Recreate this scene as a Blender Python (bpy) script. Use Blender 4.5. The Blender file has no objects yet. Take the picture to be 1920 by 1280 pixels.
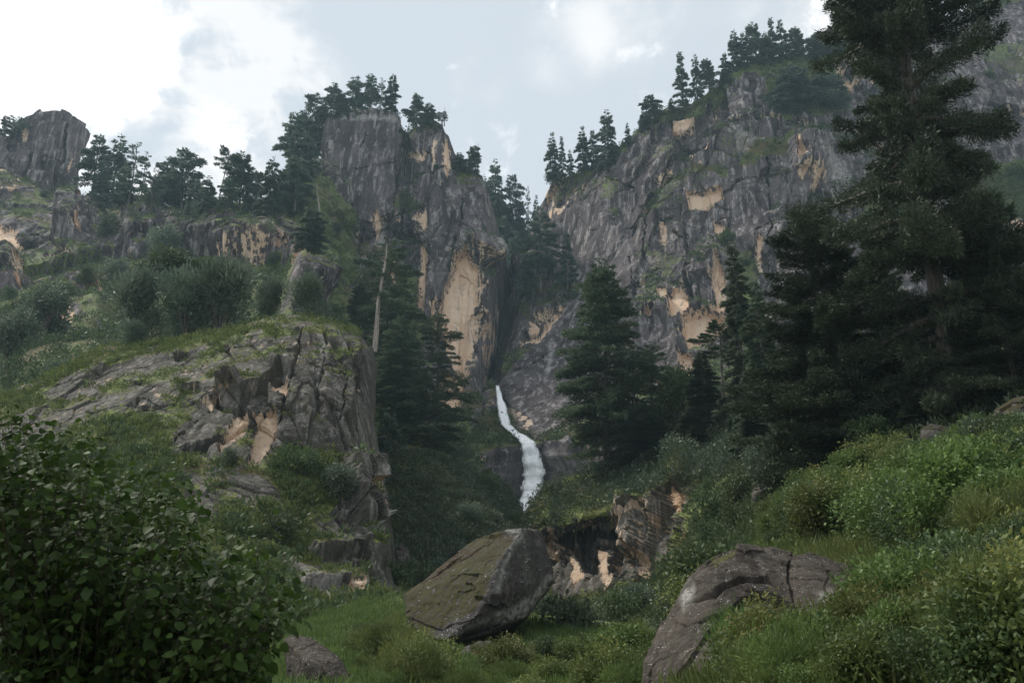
import bpy, bmesh, math, random
import numpy as np
from mathutils import Vector

S = bpy.context.scene
COL = S.collection
R = math.radians

# ------------------------------------------------------------------ camera
W, H = 1920.0, 1280.0
HFOV = 60.0
F = W / 2 / math.tan(R(HFOV / 2))
PITCH = R(18.0)
CAMZ = 1.7
cam_data = bpy.data.cameras.new('camera')
cam = bpy.data.objects.new('camera', cam_data)
COL.objects.link(cam)
cam.location = (0, 0, CAMZ)
cam.rotation_euler = (R(90) + PITCH, 0, 0)
cam_data.sensor_width = 36
cam_data.lens = 18 / math.tan(R(HFOV / 2))
cam_data.clip_end = 5000
cam_data.clip_start = 0.1
cam_data.dof.use_dof = True
cam_data.dof.focus_distance = 90
cam_data.dof.aperture_fstop = 5.6
S.camera = cam

# ------------------------------------------------------------------ light
SUN_EL, SUN_AZ = R(52), R(-62)       # azimuth from +Y (view direction), negative = left
SUN_STR, SKY_STR = 3.2, 0.1
sd = Vector((math.sin(SUN_AZ) * math.cos(SUN_EL), math.cos(SUN_AZ) * math.cos(SUN_EL), math.sin(SUN_EL)))
sun_data = bpy.data.lights.new('sun', 'SUN')
sun_data.energy = SUN_STR
sun_data.angle = R(8)
sun_data.color = (1.0, 0.95, 0.87)
sun = bpy.data.objects.new('sun', sun_data)
COL.objects.link(sun)
sun.rotation_euler = sd.to_track_quat('Z', 'Y').to_euler()

S.view_settings.view_transform = 'Standard'
S.view_settings.look = 'None'
S.view_settings.exposure = 0.2
S.view_settings.gamma = 1.0
S.cycles.max_bounces = 6
S.cycles.diffuse_bounces = 3
S.cycles.glossy_bounces = 2
S.cycles.transparent_max_bounces = 8
S.cycles.volume_bounces = 0
S.cycles.use_denoising = True


def ray(px, py):
    x = (np.asarray(px, float) - W / 2) / F
    y = (H / 2 - np.asarray(py, float)) / F
    c, s = math.cos(PITCH), math.sin(PITCH)
    return np.stack([x, c - y * s, s + y * c], -1)


def at(px, py, Y):
    """world point seen at photo pixel (px, py) standing Y metres in front"""
    d = ray(px, py)
    return np.array([0, 0, CAMZ]) + d * (np.asarray(Y, float) / d[..., 1])[..., None]


def proj(p):
    p = np.asarray(p, float) - np.array([0, 0, CAMZ])
    c, s = math.cos(PITCH), math.sin(PITCH)
    f = p[..., 1] * c + p[..., 2] * s
    u = -p[..., 1] * s + p[..., 2] * c
    f = np.maximum(f, 1e-3)
    return W / 2 + F * p[..., 0] / f, H / 2 - F * u / f


# world: Nishita sky seen through thin overcast, brighter clouds to the upper left
world = bpy.data.worlds.new('World')
S.world = world
world.use_nodes = True
nt = world.node_tree
nt.nodes.clear()


class NT:
    """small helper for node trees"""
    def __init__(s, t):
        s.t = t

    def n(s, typ, inp=None, **props):
        nd = s.t.nodes.new(typ)
        for k, v in props.items():
            setattr(nd, k, v)
        if inp:
            for k, v in inp.items():
                s.set(nd, k, v)
        return nd

    def set(s, nd, k, v):
        sock = nd.inputs[k]
        if hasattr(v, 'is_output') or isinstance(v, bpy.types.NodeSocket):
            s.t.links.new(v, sock)
        elif isinstance(v, bpy.types.Node):
            s.t.links.new(v.outputs[0], sock)
        else:
            if sock.type == 'RGBA' and len(v) == 3:
                v = (*v, 1)
            sock.default_value = v

    def math(s, op, a, b=0.0, clamp=False):
        nd = s.n('ShaderNodeMath', {0: a, 1: b}, operation=op)
        nd.use_clamp = clamp
        return nd.outputs[0]

    def mix(s, f, a, b, blend='MIX'):
        nd = s.n('ShaderNodeMix', data_type='RGBA', blend_type=blend)
        s.set(nd, 0, f)
        s.set(nd, 6, a)
        s.set(nd, 7, b)
        return nd.outputs[2]

    def ramp(s, v, a, b, lo=0.0, hi=1.0):
        nd = s.n('ShaderNodeMapRange', {0: v, 1: a, 2: b, 3: lo, 4: hi})
        nd.interpolation_type = 'SMOOTHSTEP'
        return nd.outputs[0]

    def noise(s, vec, scale, detail=4, rough=0.55, dist=0.0):
        nd = s.n('ShaderNodeTexNoise', {'Scale': scale, 'Detail': detail, 'Roughness': rough, 'Distortion': dist})
        s.t.links.new(vec, nd.inputs['Vector'])
        return nd.outputs['Fac']

    def mapping(s, vec, scale, rot=(0, 0, 0)):
        nd = s.n('ShaderNodeMapping', {'Scale': scale, 'Rotation': rot})
        s.t.links.new(vec, nd.inputs['Vector'])
        return nd.outputs[0]


T = NT(nt)
sky = T.n('ShaderNodeTexSky', sky_type='NISHITA', sun_disc=False)
sky.sun_elevation = SUN_EL
sky.sun_rotation = SUN_AZ
sky.altitude = 2000
gen = T.n('ShaderNodeTexCoord').outputs['Generated']


def blob(px, py, deg_in, deg_out):
    d = ray(px, py)
    d = d / np.linalg.norm(d)
    nd = T.n('ShaderNodeVectorMath', {0: gen, 1: tuple(d)}, operation='DOT_PRODUCT')
    return T.ramp(nd.outputs['Value'], math.cos(R(deg_out)), math.cos(R(deg_in)))


nz = T.noise(gen, 9.0, 8, 0.6, 0.4)
nz2 = T.noise(T.mapping(gen, (1, 1, 1.6)), 4.0, 5, 0.55, 0.3)
bright = T.math('ADD', blob(-40, 90, 1, 9.5), T.math('MULTIPLY', blob(150, -30, 1, 8), 0.9))
soft = T.math('MULTIPLY', blob(260, 130, 2, 14), 1.1)
for (bx, by, a, b, k) in ((1060, 95, 0.3, 4, 0.42), (1200, 20, 1, 5, 0.5), (470, 260, 1, 9, 0.6), (1560, 30, 1, 8, 0.7), (900, 140, 0.3, 3, 0.35)):
    soft = T.math('ADD', soft, T.math('MULTIPLY', blob(bx, by, a, b), k))
burn = T.ramp(T.math('ADD', T.math('MULTIPLY', bright, 0.75), T.math('MULTIPLY', T.math('SUBTRACT', nz, 0.5), 2.2)), 0.15, 0.62)
clo = T.ramp(T.math('MULTIPLY', soft, T.ramp(T.math('ADD', T.math('MULTIPLY', nz2, 0.6), T.math('MULTIPLY', nz, 0.4)), 0.40, 0.62)), 0.03, 0.7)
pale = T.mix(0.86, sky.outputs[0], (6.75, 7.3, 7.75))
c1 = T.mix(clo, pale, (8.7, 8.8, 8.9))
c2 = T.mix(burn, c1, (14.5, 14.3, 14.1))
bg = T.n('ShaderNodeBackground', {'Color': c2, 'Strength': SKY_STR})
out = T.n('ShaderNodeOutputWorld', {'Surface': bg})

# ------------------------------------------------------------------ numpy noise


def _h(ix, iy, iz, seed):
    h = (ix.astype(np.int64) * 374761393 + iy.astype(np.int64) * 668265263 + iz.astype(np.int64) * 2147483647 + seed * 1274126177) & 0xFFFFFFFF
    h = ((h ^ (h >> 13)) * 1274126177) & 0xFFFFFFFF
    h = ((h ^ (h >> 16)) * 2246822519) & 0xFFFFFFFF
    h = h ^ (h >> 15)
    return (h & 0xFFFFFF) / float(0xFFFFFF)


def vnoise(p, seed=0):
    i = np.floor(p).astype(np.int64)
    f = p - i
    u = f * f * f * (f * (f * 6 - 15) + 10)
    r = 0
    for dx in (0, 1):
        wx = u[..., 0] if dx else 1 - u[..., 0]
        for dy in (0, 1):
            wy = u[..., 1] if dy else 1 - u[..., 1]
            for dz in (0, 1):
                wz = u[..., 2] if dz else 1 - u[..., 2]
                r = r + wx * wy * wz * _h(i[..., 0] + dx, i[..., 1] + dy, i[..., 2] + dz, seed)
    return r * 2 - 1


def fbm(p, octv=4, seed=0, gain=0.5):
    a, s, r = 1.0, 0.0, 0.0
    for k in range(octv):
        r = r + a * vnoise(p + 17.3 * k, seed + k)
        s += a
        a *= gain
        p = p * 2.03
    return r / s * 1.6


def ridged(p, octv=4, seed=0):
    a, s, r = 1.0, 0.0, 0.0
    for k in range(octv):
        r = r + a * (1 - np.abs(vnoise(p + 11.7 * k, seed + k)) * 2)
        s += a
        a *= 0.5
        p = p * 2.07
    return r / s


def voro(p, seed=0):
    """nearest jittered cell: offset vector from its centre, three random numbers, distance to second minus first"""
    i = np.floor(p).astype(np.int64)
    d1 = np.full(p.shape[:-1], 1e9)
    d2 = d1.copy()
    off = np.zeros_like(p)
    cid = np.zeros_like(i)
    for dx in (-1, 0, 1):
        for dy in (-1, 0, 1):
            for dz in (-1, 0, 1):
                c = i + np.array([dx, dy, dz])
                j = np.stack([_h(c[..., 0], c[..., 1], c[..., 2], seed + q) for q in (1, 2, 3)], -1)
                v = p - (c + j)
                d = (v * v).sum(-1)
                m = d < d1
                d2 = np.where(m, d1, np.minimum(d2, d))
                d1 = np.where(m, d, d1)
                off = np.where(m[..., None], v, off)
                cid = np.where(m[..., None], c, cid)
    rnd = np.stack([_h(cid[..., 0], cid[..., 1], cid[..., 2], seed + q) for q in (11, 12, 13, 14)], -1)
    return off, rnd, np.sqrt(d2) - np.sqrt(d1)


def rotz(p, ang_y=0, ang_z=0):
    c, s = math.cos(ang_y), math.sin(ang_y)
    q = np.stack([c * p[..., 0] + s * p[..., 2], p[..., 1], -s * p[..., 0] + c * p[..., 2]], -1)
    c, s = math.cos(ang_z), math.sin(ang_z)
    return np.stack([c * q[..., 0] + s * q[..., 1], -s * q[..., 0] + c * q[..., 1], q[..., 2]], -1)


def facets(p, size, seed, step, tilt, warp=0.14, ang=0.0):
    """blocky fracture: every cell is a plane of its own offset and tilt"""
    q = rotz(p, ang) / np.array(size)
    q = q + warp * np.stack([vnoise(q * 0.9 + 5, seed + 40), vnoise(q * 0.9 + 9, seed + 41), vnoise(q * 0.9 + 15, seed + 42)], -1)
    q = q + warp * 0.25 * np.stack([vnoise(q * 4 + 5, seed + 43), vnoise(q * 4 + 9, seed + 44), vnoise(q * 4 + 15, seed + 45)], -1)
    off, rnd, edge = voro(q, seed)
    return step * (rnd[..., 0] - 0.5) + tilt * (off * (rnd[..., 1:4] - 0.5)).sum(-1), rnd, edge


def sdf(px, py, poly):
    """signed distance in photo pixels, positive inside"""
    poly = np.array(poly, float)
    d = np.full(px.shape, 1e9)
    ins = np.zeros(px.shape, bool)
    n = len(poly)
    for k in range(n):
        a, b = poly[k], poly[(k + 1) % n]
        e = b - a
        wx, wy = px - a[0], py - a[1]
        t = np.clip((wx * e[0] + wy * e[1]) / (e @ e + 1e-9), 0, 1)
        d = np.minimum(d, (wx - t * e[0]) ** 2 + (wy - t * e[1]) ** 2)
        cr = (a[1] > py) != (b[1] > py)
        with np.errstate(divide='ignore', invalid='ignore'):
            xi = a[0] + (py - a[1]) * e[0] / (e[1] if abs(e[1]) > 1e-9 else 1e-9)
        ins ^= cr & (px < xi)
    d = np.sqrt(d)
    return np.where(ins, d, -d)


def sstep(x, a, b):
    t = np.clip((x - a) / (b - a), 0, 1)
    return t * t * (3 - 2 * t)


def pline(px, py, pts):
    """distance in photo pixels to a polyline"""
    pts = np.array(pts, float)
    d = np.full(px.shape, 1e9)
    for a, b in zip(pts[:-1], pts[1:]):
        e = b - a
        wx, wy = px - a[0], py - a[1]
        t = np.clip((wx * e[0] + wy * e[1]) / (e @ e + 1e-9), 0, 1)
        d = np.minimum(d, (wx - t * e[0]) ** 2 + (wy - t * e[1]) ** 2)
    return np.sqrt(d)


# ------------------------------------------------------------------ objects


def tag(o, label=None, cat=None, group=None, kind=None):
    for k, v in (('label', label), ('category', cat), ('group', group), ('kind', kind)):
        if v:
            o[k] = v
    return o


def mk(name, verts, faces, mat=None, parent=None, point=None, face=None, smooth=False):
    """one mesh object from arrays; faces is (M, k)"""
    verts = np.ascontiguousarray(verts, dtype=np.float32).reshape(-1, 3)
    faces = np.ascontiguousarray(faces, dtype=np.int32)
    M, k = faces.shape
    me = bpy.data.meshes.new(name)
    me.vertices.add(len(verts))
    me.vertices.foreach_set('co', verts.ravel())
    me.loops.add(M * k)
    me.loops.foreach_set('vertex_index', faces.ravel())
    me.polygons.add(M)
    me.polygons.foreach_set('loop_start', np.arange(0, M * k, k, dtype=np.int32))
    for nm, arr in (point or {}).items():
        a = me.attributes.new(nm, 'FLOAT', 'POINT')
        a.data.foreach_set('value', np.ascontiguousarray(arr, dtype=np.float32).ravel())
    for nm, arr in (face or {}).items():
        a = me.attributes.new(nm, 'FLOAT', 'FACE')
        a.data.foreach_set('value', np.ascontiguousarray(arr, dtype=np.float32).ravel())
    me.update(calc_edges=True)
    me.polygons.foreach_set('use_smooth', np.full(M, smooth, dtype=bool))
    if mat:
        me.materials.append(mat)
    o = bpy.data.objects.new(name, me)
    COL.objects.link(o)
    if parent:
        o.parent = parent
    return o


def empty(name, loc=(0, 0, 0), rz=0.0):
    o = bpy.data.objects.new(name, None)
    o.empty_display_size = 0.5
    COL.objects.link(o)
    o.location = loc
    o.rotation_euler = (0, 0, rz)
    return o


def copy_tree(o, parent=None):
    c = o.copy()
    COL.objects.link(c)
    if parent:
        c.parent = parent
    for ch in list(o.children):
        copy_tree(ch, c)
    return c

# ------------------------------------------------------------------ materials


def new_mat(name):
    m = bpy.data.materials.new(name)
    m.use_nodes = True
    m.node_tree.nodes.clear()
    return m, NT(m.node_tree)


def rock_mat(name, dark=(0.066, 0.053, 0.053), mid=(0.135, 0.112, 0.111), light=(0.40, 0.36, 0.34), tan=(0.72, 0.51, 0.345),
             sc=1.0, bump=1.0, moss=(0.085, 0.105, 0.035), streak=1.0, lichen=0.4):
    m, t = new_mat(name)
    pos = t.n('ShaderNodeNewGeometry').outputs['Position']
    fresh = t.n('ShaderNodeAttribute', attribute_name='fresh').outputs['Fac']
    veg = t.n('ShaderNodeAttribute', attribute_name='veg').outputs['Fac']
    wet = t.n('ShaderNodeAttribute', attribute_name='wet').outputs['Fac']
    pale = t.n('ShaderNodeAttribute', attribute_name='pale').outputs['Fac']
    big = t.noise(pos, 0.05 / sc, 6, 0.6, 0.5)
    fine = t.noise(pos, 0.9 / sc, 8, 0.68)
    st1 = t.noise(t.mapping(pos, (0.5 / sc, 0.5 / sc, 0.011 / sc)), 1.0, 6, 0.65, 0.15)
    st2 = t.noise(t.mapping(pos, (0.17 / sc, 0.17 / sc, 0.006 / sc)), 1.0, 4, 0.6, 0.3)
    band = t.noise(t.mapping(pos, (0.03 / sc, 0.03 / sc, 0.5 / sc), (0.12, 0.2, 0)), 1.0, 5, 0.65, 0.2)
    base = t.mix(t.ramp(t.math('ADD', t.math('MULTIPLY', big, 0.8), t.math('MULTIPLY', fine, 0.2)), 0.38, 0.62), dark, mid)
    st3 = t.noise(t.mapping(pos, (1.3 / sc, 1.3 / sc, 0.028 / sc)), 1.0, 5, 0.6, 0.1)
    base = t.mix(t.math('MULTIPLY', t.ramp(st2, 0.48, 0.62), 0.85 * streak), base, tuple(0.55 * x for x in dark))
    base = t.mix(t.math('MULTIPLY', t.math('MULTIPLY', t.ramp(st1, 0.48, 0.64), t.ramp(st3, 0.36, 0.56)), 0.9 * streak), base, light)
    base = t.mix(t.math('MULTIPLY', t.ramp(st3, 0.53, 0.64), 0.55 * streak), base, tuple(0.5 * x for x in dark))
    base = t.mix(t.math('MULTIPLY', t.ramp(band, 0.56, 0.75), 0.22), base, light)
    sp = t.n('ShaderNodeTexVoronoi', {'Scale': 2.2 / sc, 'Randomness': 1.0})
    t.t.links.new(pos, sp.inputs['Vector'])
    spd = sp.outputs['Distance']
    spot = t.math('MULTIPLY', t.ramp(t.math('SUBTRACT', t.math('ADD', spd, fine), 0.55), 0.19, 0.04), t.ramp(t.noise(pos, 0.25 / sc, 4), 0.46, 0.6))
    base = t.mix(t.math('MULTIPLY', spot, lichen), base, (0.50, 0.49, 0.46))
    base = t.mix(t.math('MULTIPLY', pale, t.ramp(fine, 0.3, 0.6)), base, (0.5, 0.47, 0.43))
    # fresh tan rock with run-down stains
    tn = t.mix(t.ramp(st2, 0.35, 0.65), tan, tuple(min(1, x * y) for x, y in zip(tan, (1.12, 1.2, 1.3))))
    tn = t.mix(t.math('MULTIPLY', t.ramp(st1, 0.54, 0.7), 0.7), tn, (0.20, 0.16, 0.14))
    tn = t.mix(t.math('MULTIPLY', t.ramp(big, 0.56, 0.7), 0.5), tn, (0.46, 0.26, 0.13))
    tn = t.mix(t.math('MULTIPLY', t.ramp(fine, 0.56, 0.72), 0.35), tn, (0.24, 0.2, 0.17))
    fm = t.ramp(t.math('ADD', fresh, t.math('MULTIPLY', t.math('SUBTRACT', t.math('ADD', st1, t.math('MULTIPLY', t.math('ADD', fine, st3), 0.5)), 1.0), 1.7)), 0.36, 0.62)
    base = t.mix(fm, base, tn)
    base = t.mix(wet, base, tuple(0.45 * x for x in dark))
    grs = t.mix(t.ramp(fine, 0.35, 0.65), moss, tuple(x * 1.7 for x in moss))
    grs = t.mix(t.ramp(big, 0.45, 0.62), grs, (moss[0] * 1.25, moss[1] * 0.85, moss[2] * 1.1))
    vm = t.ramp(t.math('ADD', veg, t.math('MULTIPLY', t.math('SUBTRACT', fine, 0.5), 1.6)), 0.36, 0.64)
    base = t.mix(vm, base, grs)
    rough = t.math('SUBTRACT', 0.92, t.math('MULTIPLY', wet, 0.45))
    hgt = t.math('ADD', t.math('MULTIPLY', fine, 0.6), t.math('ADD', t.math('MULTIPLY', t.noise(pos, 4.0 / sc, 6, 0.65), 0.25), t.math('MULTIPLY', band, 0.3)))
    bp = t.n('ShaderNodeBump', {'Height': hgt, 'Strength': 0.75, 'Distance': 0.6 * sc * bump})
    bs = t.n('ShaderNodeBsdfPrincipled', {'Base Color': base, 'Roughness': rough, 'Normal': bp})
    bs.inputs['Specular IOR Level'].default_value = 0.25
    t.n('ShaderNodeOutputMaterial', {'Surface': bs})
    return m


def leaf_mat(name, a, b, trans=0.25, rough=0.55, spec=0.25, third=None):
    m, t = new_mat(name)
    tone = t.n('ShaderNodeAttribute', attribute_name='tone').outputs['Fac']
    rnd = t.n('ShaderNodeObjectInfo').outputs['Random']
    c = t.mix(tone, a, b)
    if third:
        c = t.mix(t.ramp(tone, 0.94, 1.0), c, third)
    hs = t.n('ShaderNodeHueSaturation', {'Color': c, 'Hue': t.math('ADD', 0.485, t.math('MULTIPLY', rnd, 0.03)),
                                         'Value': t.math('ADD', 0.8, t.math('MULTIPLY', rnd, 0.4)), 'Saturation': 0.95})
    bs = t.n('ShaderNodeBsdfPrincipled', {'Base Color': hs, 'Roughness': rough})
    bs.inputs['Specular IOR Level'].default_value = spec
    tr = t.n('ShaderNodeBsdfTranslucent', {'Color': hs})
    mx = t.n('ShaderNodeMixShader', {0: trans, 1: bs, 2: tr})
    t.n('ShaderNodeOutputMaterial', {'Surface': mx})
    return m


def bark_mat(name, a, b):
    m, t = new_mat(name)
    pos = t.n('ShaderNodeTexCoord').outputs['Object']
    n = t.noise(t.mapping(pos, (6, 6, 0.8)), 1.0, 6, 0.65)
    c = t.mix(t.ramp(n, 0.35, 0.65), a, b)
    bp = t.n('ShaderNodeBump', {'Height': n, 'Strength': 0.6, 'Distance': 0.05})
    bs = t.n('ShaderNodeBsdfPrincipled', {'Base Color': c, 'Roughness': 0.9, 'Normal': bp})
    t.n('ShaderNodeOutputMaterial', {'Surface': bs})
    return m


M_ROCK = rock_mat('cliff_rock')
M_ROCKMID = rock_mat('slab_rock', dark=(0.056, 0.050, 0.040), mid=(0.112, 0.100, 0.080), light=(0.32, 0.29, 0.26), tan=(0.52, 0.37, 0.25), sc=0.4, moss=(0.10, 0.12, 0.035), streak=0.7, lichen=0.6)
M_NEAR = rock_mat('near_rock', dark=(0.036, 0.029, 0.023), mid=(0.070, 0.057, 0.045), light=(0.14, 0.12, 0.10), sc=0.1, streak=0.6, lichen=1.0, moss=(0.06, 0.06, 0.02))
M_SOIL = rock_mat('soil', dark=(0.05, 0.045, 0.03), mid=(0.09, 0.08, 0.05), light=(0.13, 0.12, 0.09), sc=0.2, lichen=0.2)
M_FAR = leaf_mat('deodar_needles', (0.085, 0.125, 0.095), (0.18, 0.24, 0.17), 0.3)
M_FIR = leaf_mat('fir_needles', (0.056, 0.086, 0.052), (0.155, 0.195, 0.11), 0.22)
M_SPRUCE = leaf_mat('spruce_needles', (0.027, 0.045, 0.025), (0.085, 0.112, 0.058), 0.18)
M_BUSH = leaf_mat('bush_leaves', (0.045, 0.075, 0.030), (0.12, 0.16, 0.06), 0.25)
M_GREY = leaf_mat('grey_green_leaves', (0.075, 0.11, 0.07), (0.17, 0.21, 0.14), 0.25)
M_MEADOW = leaf_mat('meadow_leaves', (0.06, 0.088, 0.022), (0.185, 0.215, 0.06), 0.3, third=(0.24, 0.24, 0.06))
M_LUSH = leaf_mat('lush_leaves', (0.055, 0.096, 0.024), (0.175, 0.24, 0.06), 0.3)
M_BROAD = leaf_mat('broad_leaves', (0.015, 0.032, 0.006), (0.055, 0.098, 0.016), 0.28, rough=0.58, spec=0.16)
M_BARK = bark_mat('bark', (0.06, 0.05, 0.042), (0.17, 0.145, 0.125))
M_DEADWOOD = bark_mat('dead_wood', (0.24, 0.20, 0.17), (0.44, 0.37, 0.31))
M_TWIG = bark_mat('twig_bark', (0.035, 0.028, 0.02), (0.075, 0.06, 0.04))
M_PALEBARK = bark_mat('pale_bark', (0.18, 0.14, 0.11), (0.34, 0.27, 0.21))
# ------------------------------------------------------------------ terrain sheets
SHEETS = {}


def smooth_v(a, k):
    if k < 1:
        return a
    w = np.exp(-0.5 * (np.arange(-2 * k, 2 * k + 1) / k) ** 2)
    w /= w.sum()
    pad = np.concatenate([np.repeat(2 * a[:1], 2 * k, 0) - a[1:2 * k + 1][::-1], a, np.repeat(a[-1:], 2 * k, 0)], 0)
    return sum(w[i] * pad[i:i + len(a)] for i in range(4 * k + 1))


def grid_normals(G):
    du = np.gradient(G, axis=1)
    dv = np.gradient(G, axis=0)
    n = np.cross(dv, du)
    n /= np.linalg.norm(n, axis=-1, keepdims=True) + 1e-9
    return n


def sheet(name, lines, nx, rows, mat, label, cat='cliff', sm=5, back=60.0, backslope=0.05, rock=(), fb=(), fresh=(), dark=(), veg=(), pale=(), wet=(), cracks=(),
          bulge=(), autoveg=0.5, autofresh=0.5, vegslope=0.55, wob=5.0, seed=1, vegcut=0.75, rockamp=1.0, strata=None, byidx=False, bare=(), flatdamp=0.85):
    x0, x1 = lines[0][0][0], lines[0][-1][0]
    L = []
    if byidx:                                   # every line has its own columns, so a wall may turn straight away
        arr = np.array(lines, float)
        seg = np.hypot(np.diff(arr[..., 0], axis=1), np.diff(arr[..., 1], axis=1)) + 9 * np.abs(np.diff(arr[..., 2], axis=1)) * (np.diff(arr[..., 0], axis=1) < 48)
        seg = seg * np.where(arr[:, 1:, 0] < -60, 0.25, 1.0)
        kk = np.concatenate([[0], np.cumsum(seg.mean(0))])
        tt = np.linspace(0, kk[-1], nx)
        for a in arr:
            L.append(tuple(np.interp(tt, kk, a[:, c]) for c in (0, 1, 2)))
    else:
        xs = np.linspace(x0, x1, 4000)             # fewer columns beyond the picture's edges
        cw = np.cumsum(np.where((xs > -80) & (xs < 2000), 1.0, 0.22))
        U = np.interp(np.linspace(cw[0], cw[-1], nx), cw, xs)
        for ln in lines:
            a = np.array(ln, float)
            L.append((U, np.interp(U, a[:, 0], a[:, 1]), np.interp(U, a[:, 0], a[:, 2])))
    pxx, py, Y = [], [], []
    for k, n in enumerate(rows):
        for i in range(n):
            f = i / n
            for q, dst in enumerate((pxx, py, Y)):
                dst.append(L[k][q] * (1 - f) + L[k + 1][q] * f)
    for q, dst in enumerate((pxx, py, Y)):
        dst.append(L[-1][q])
    pxx, py, Y = np.array(pxx), np.array(py), np.array(Y)
    px2, py2, Y2 = smooth_v(pxx, sm), smooth_v(py, sm), smooth_v(Y, sm)
    px2[0], py2[0], Y2[0] = pxx[0], py[0], Y[0]
    G = at(px2, py2, Y2)
    nb = 14
    bk = []
    for i in range(nb, 0, -1):
        s = back * (i / nb) ** 1.8 * (1 - 0.97 * sstep(np.linspace(0, 1, nx), 0.7, 0.9) if byidx else np.ones(nx))
        q = G[0] + np.stack([G[0][:, 0] / G[0][:, 1] * s, s, 0 * s], -1)
        q[:, 2] += s * backslope - 0.0012 * s * s
        bk.append(q)
    G = np.concatenate([np.array(bk), G], 0)
    N = grid_normals(G)
    Ns = N.copy()
    Ns = smooth_v(Ns, 3)
    Ns = smooth_v(np.swapaxes(Ns, 0, 1).copy(), 4).swapaxes(0, 1)
    Ns /= np.linalg.norm(Ns, axis=-1, keepdims=True) + 1e-9
    px, pyy = proj(G)
    sc = np.linalg.norm(G[G.shape[0] // 2, nx // 2]) / F        # metres per photo pixel
    q = G / sc
    wx = wob * (fbm(q / 28, 3, seed + 91)) + wob * 0.35 * vnoise(q / 5, seed + 95)
    wy = wob * (fbm(q / 28, 3, seed + 92)) + wob * 0.35 * vnoise(q / 5, seed + 96)
    qx, qy = px + wx, pyy + wy
    z0 = np.zeros(px.shape)
    A = dict(fresh=z0.copy(), veg=z0.copy(), wet=z0.copy(), pale=z0.copy())
    for poly, v in veg:
        A['veg'] = np.maximum(A['veg'], v * sstep(sdf(qx + 2 * wx, qy + 2 * wy, poly), -6, 10)) if v > 0 else A['veg']
    disp = z0.copy()
    nogreen = z0.copy()
    soft = 1 - vegcut * np.clip(A['veg'], 0, 1)
    # gentle ground is not fractured, and walls that turn away from the grid are left smoother
    soft = soft * (1 - flatdamp * sstep(Ns[..., 2], 0.45, 0.8))
    eu = np.linalg.norm(np.gradient(G, axis=1), axis=-1)
    ev = np.linalg.norm(np.gradient(G, axis=0), axis=-1)
    med = np.median(np.concatenate([eu[nb:].ravel(), ev[nb:].ravel()]))
    stretch = np.maximum(eu, ev) / med
    soft = soft * (1 - 0.8 * sstep(stretch, 2.5, 7)) 
    for poly, v in bare:                        # big clean slabs
        m = sstep(sdf(qx, qy, poly), -6, 14)
        soft = soft * (1 - v * m)
        A['veg'] *= 1 - m
        nogreen = np.maximum(nogreen, m)
    soft[:nb] *= np.linspace(0.2, 1, nb)[:, None]
    A_cell = None
    for size, step, tilt, ang in rock:
        d, rnd, edge = facets(G, size, seed + int(size[0] * 10), step, tilt, ang=ang)
        disp = disp + d * soft * rockamp * sstep(min(size) / np.maximum(eu, ev), 1.5, 4.0)
        if step > 0.4:                          # open joints between the blocks
            disp = disp - 0.45 * step ** 0.7 * soft * sstep(edge, 0.075, 0.01) * sstep(fbm(q / 45, 3, seed + 35), -0.2, 0.15) * sstep(min(size) / np.maximum(eu, ev), 3, 7)
        if A_cell is None and autofresh > 0:
            A_cell = (rnd, d)
    for scl, amp, kind in fb:
        n = ridged(G / scl, 4, seed + 50) - 0.4 if kind == 'r' else fbm(G / scl, 5, seed + 60)
        disp = disp + amp * n * (0.4 + 0.6 * soft)
    if strata:                                  # thin ledges that follow the bedding
        th, amp, dipx = strata
        zz = (G[..., 2] + dipx * G[..., 0]) / th + 1.6 * fbm(G / (th * 9), 3, seed + 80)
        lay = np.floor(zz)
        fr = zz - lay
        hh = _h(lay.astype(np.int64), lay.astype(np.int64) * 0 + 3, (fbm(G / (th * 14), 2, seed + 81) * 2).astype(np.int64), seed)
        disp = disp + amp * (hh - 0.5 + 0.6 * fr) * soft * sstep(th / np.maximum(eu, ev), 1.0, 3.0) * sstep(fbm(G / (th * 20), 3, seed + 82), -0.25, 0.25)
    for poly, amt, sft in bulge:
        disp = disp + amt * sstep(sdf(qx, qy, poly), -sft * 0.3, sft)
    for poly, rec in fresh:
        dd = sdf(qx, qy, poly)
        m = sstep(dd, -2, 3)
        A['fresh'] = np.maximum(A['fresh'], 0.95 * sstep(dd, -8, 8))
        A['veg'] *= 1 - m
        disp = disp - rec * m - disp * m * 0.6
    for poly, rec in dark:
        m = sstep(sdf(qx, qy, poly), -2, 4)
        disp = disp - rec * m
        A['veg'] *= 1 - m
    for pts, w, dep in cracks:
        d = pline(qx, qy, pts)
        f = np.clip(0.75 + 0.9 * fbm(q / 22, 3, seed + 33), 0.15, 1.5)
        m = sstep(d, w * f, w * f * 0.2)
        disp = disp - dep * f * m
    for poly, v in pale:
        A['pale'] = np.maximum(A['pale'], v * sstep(sdf(qx, qy, poly), -4, 6))
    for poly, v in wet:
        A['wet'] = np.maximum(A['wet'], v * sstep(sdf(qx, qy, poly), -4, 10))
    # where the grid is long and thin or sheared, steps would turn into saw teeth: soften them there
    gu, gv = np.gradient(G, axis=1), np.gradient(G, axis=0)
    shear = np.abs((gu * gv).sum(-1)) / (eu * ev + 1e-9)
    an = np.maximum(np.maximum(eu, ev) / (np.minimum(eu, ev) + 1e-6) / 3.0, shear / 0.62)
    wgt = smooth_v(smooth_v(sstep(an, 0.9, 1.5), 3).T.copy(), 3).T
    bl = smooth_v(disp, 5)
    bl = smooth_v(bl.T.copy(), 3).T
    disp = disp * (1 - wgt) + bl * wgt
    P = G + Ns * disp[..., None]
    N2 = grid_normals(P)
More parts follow.
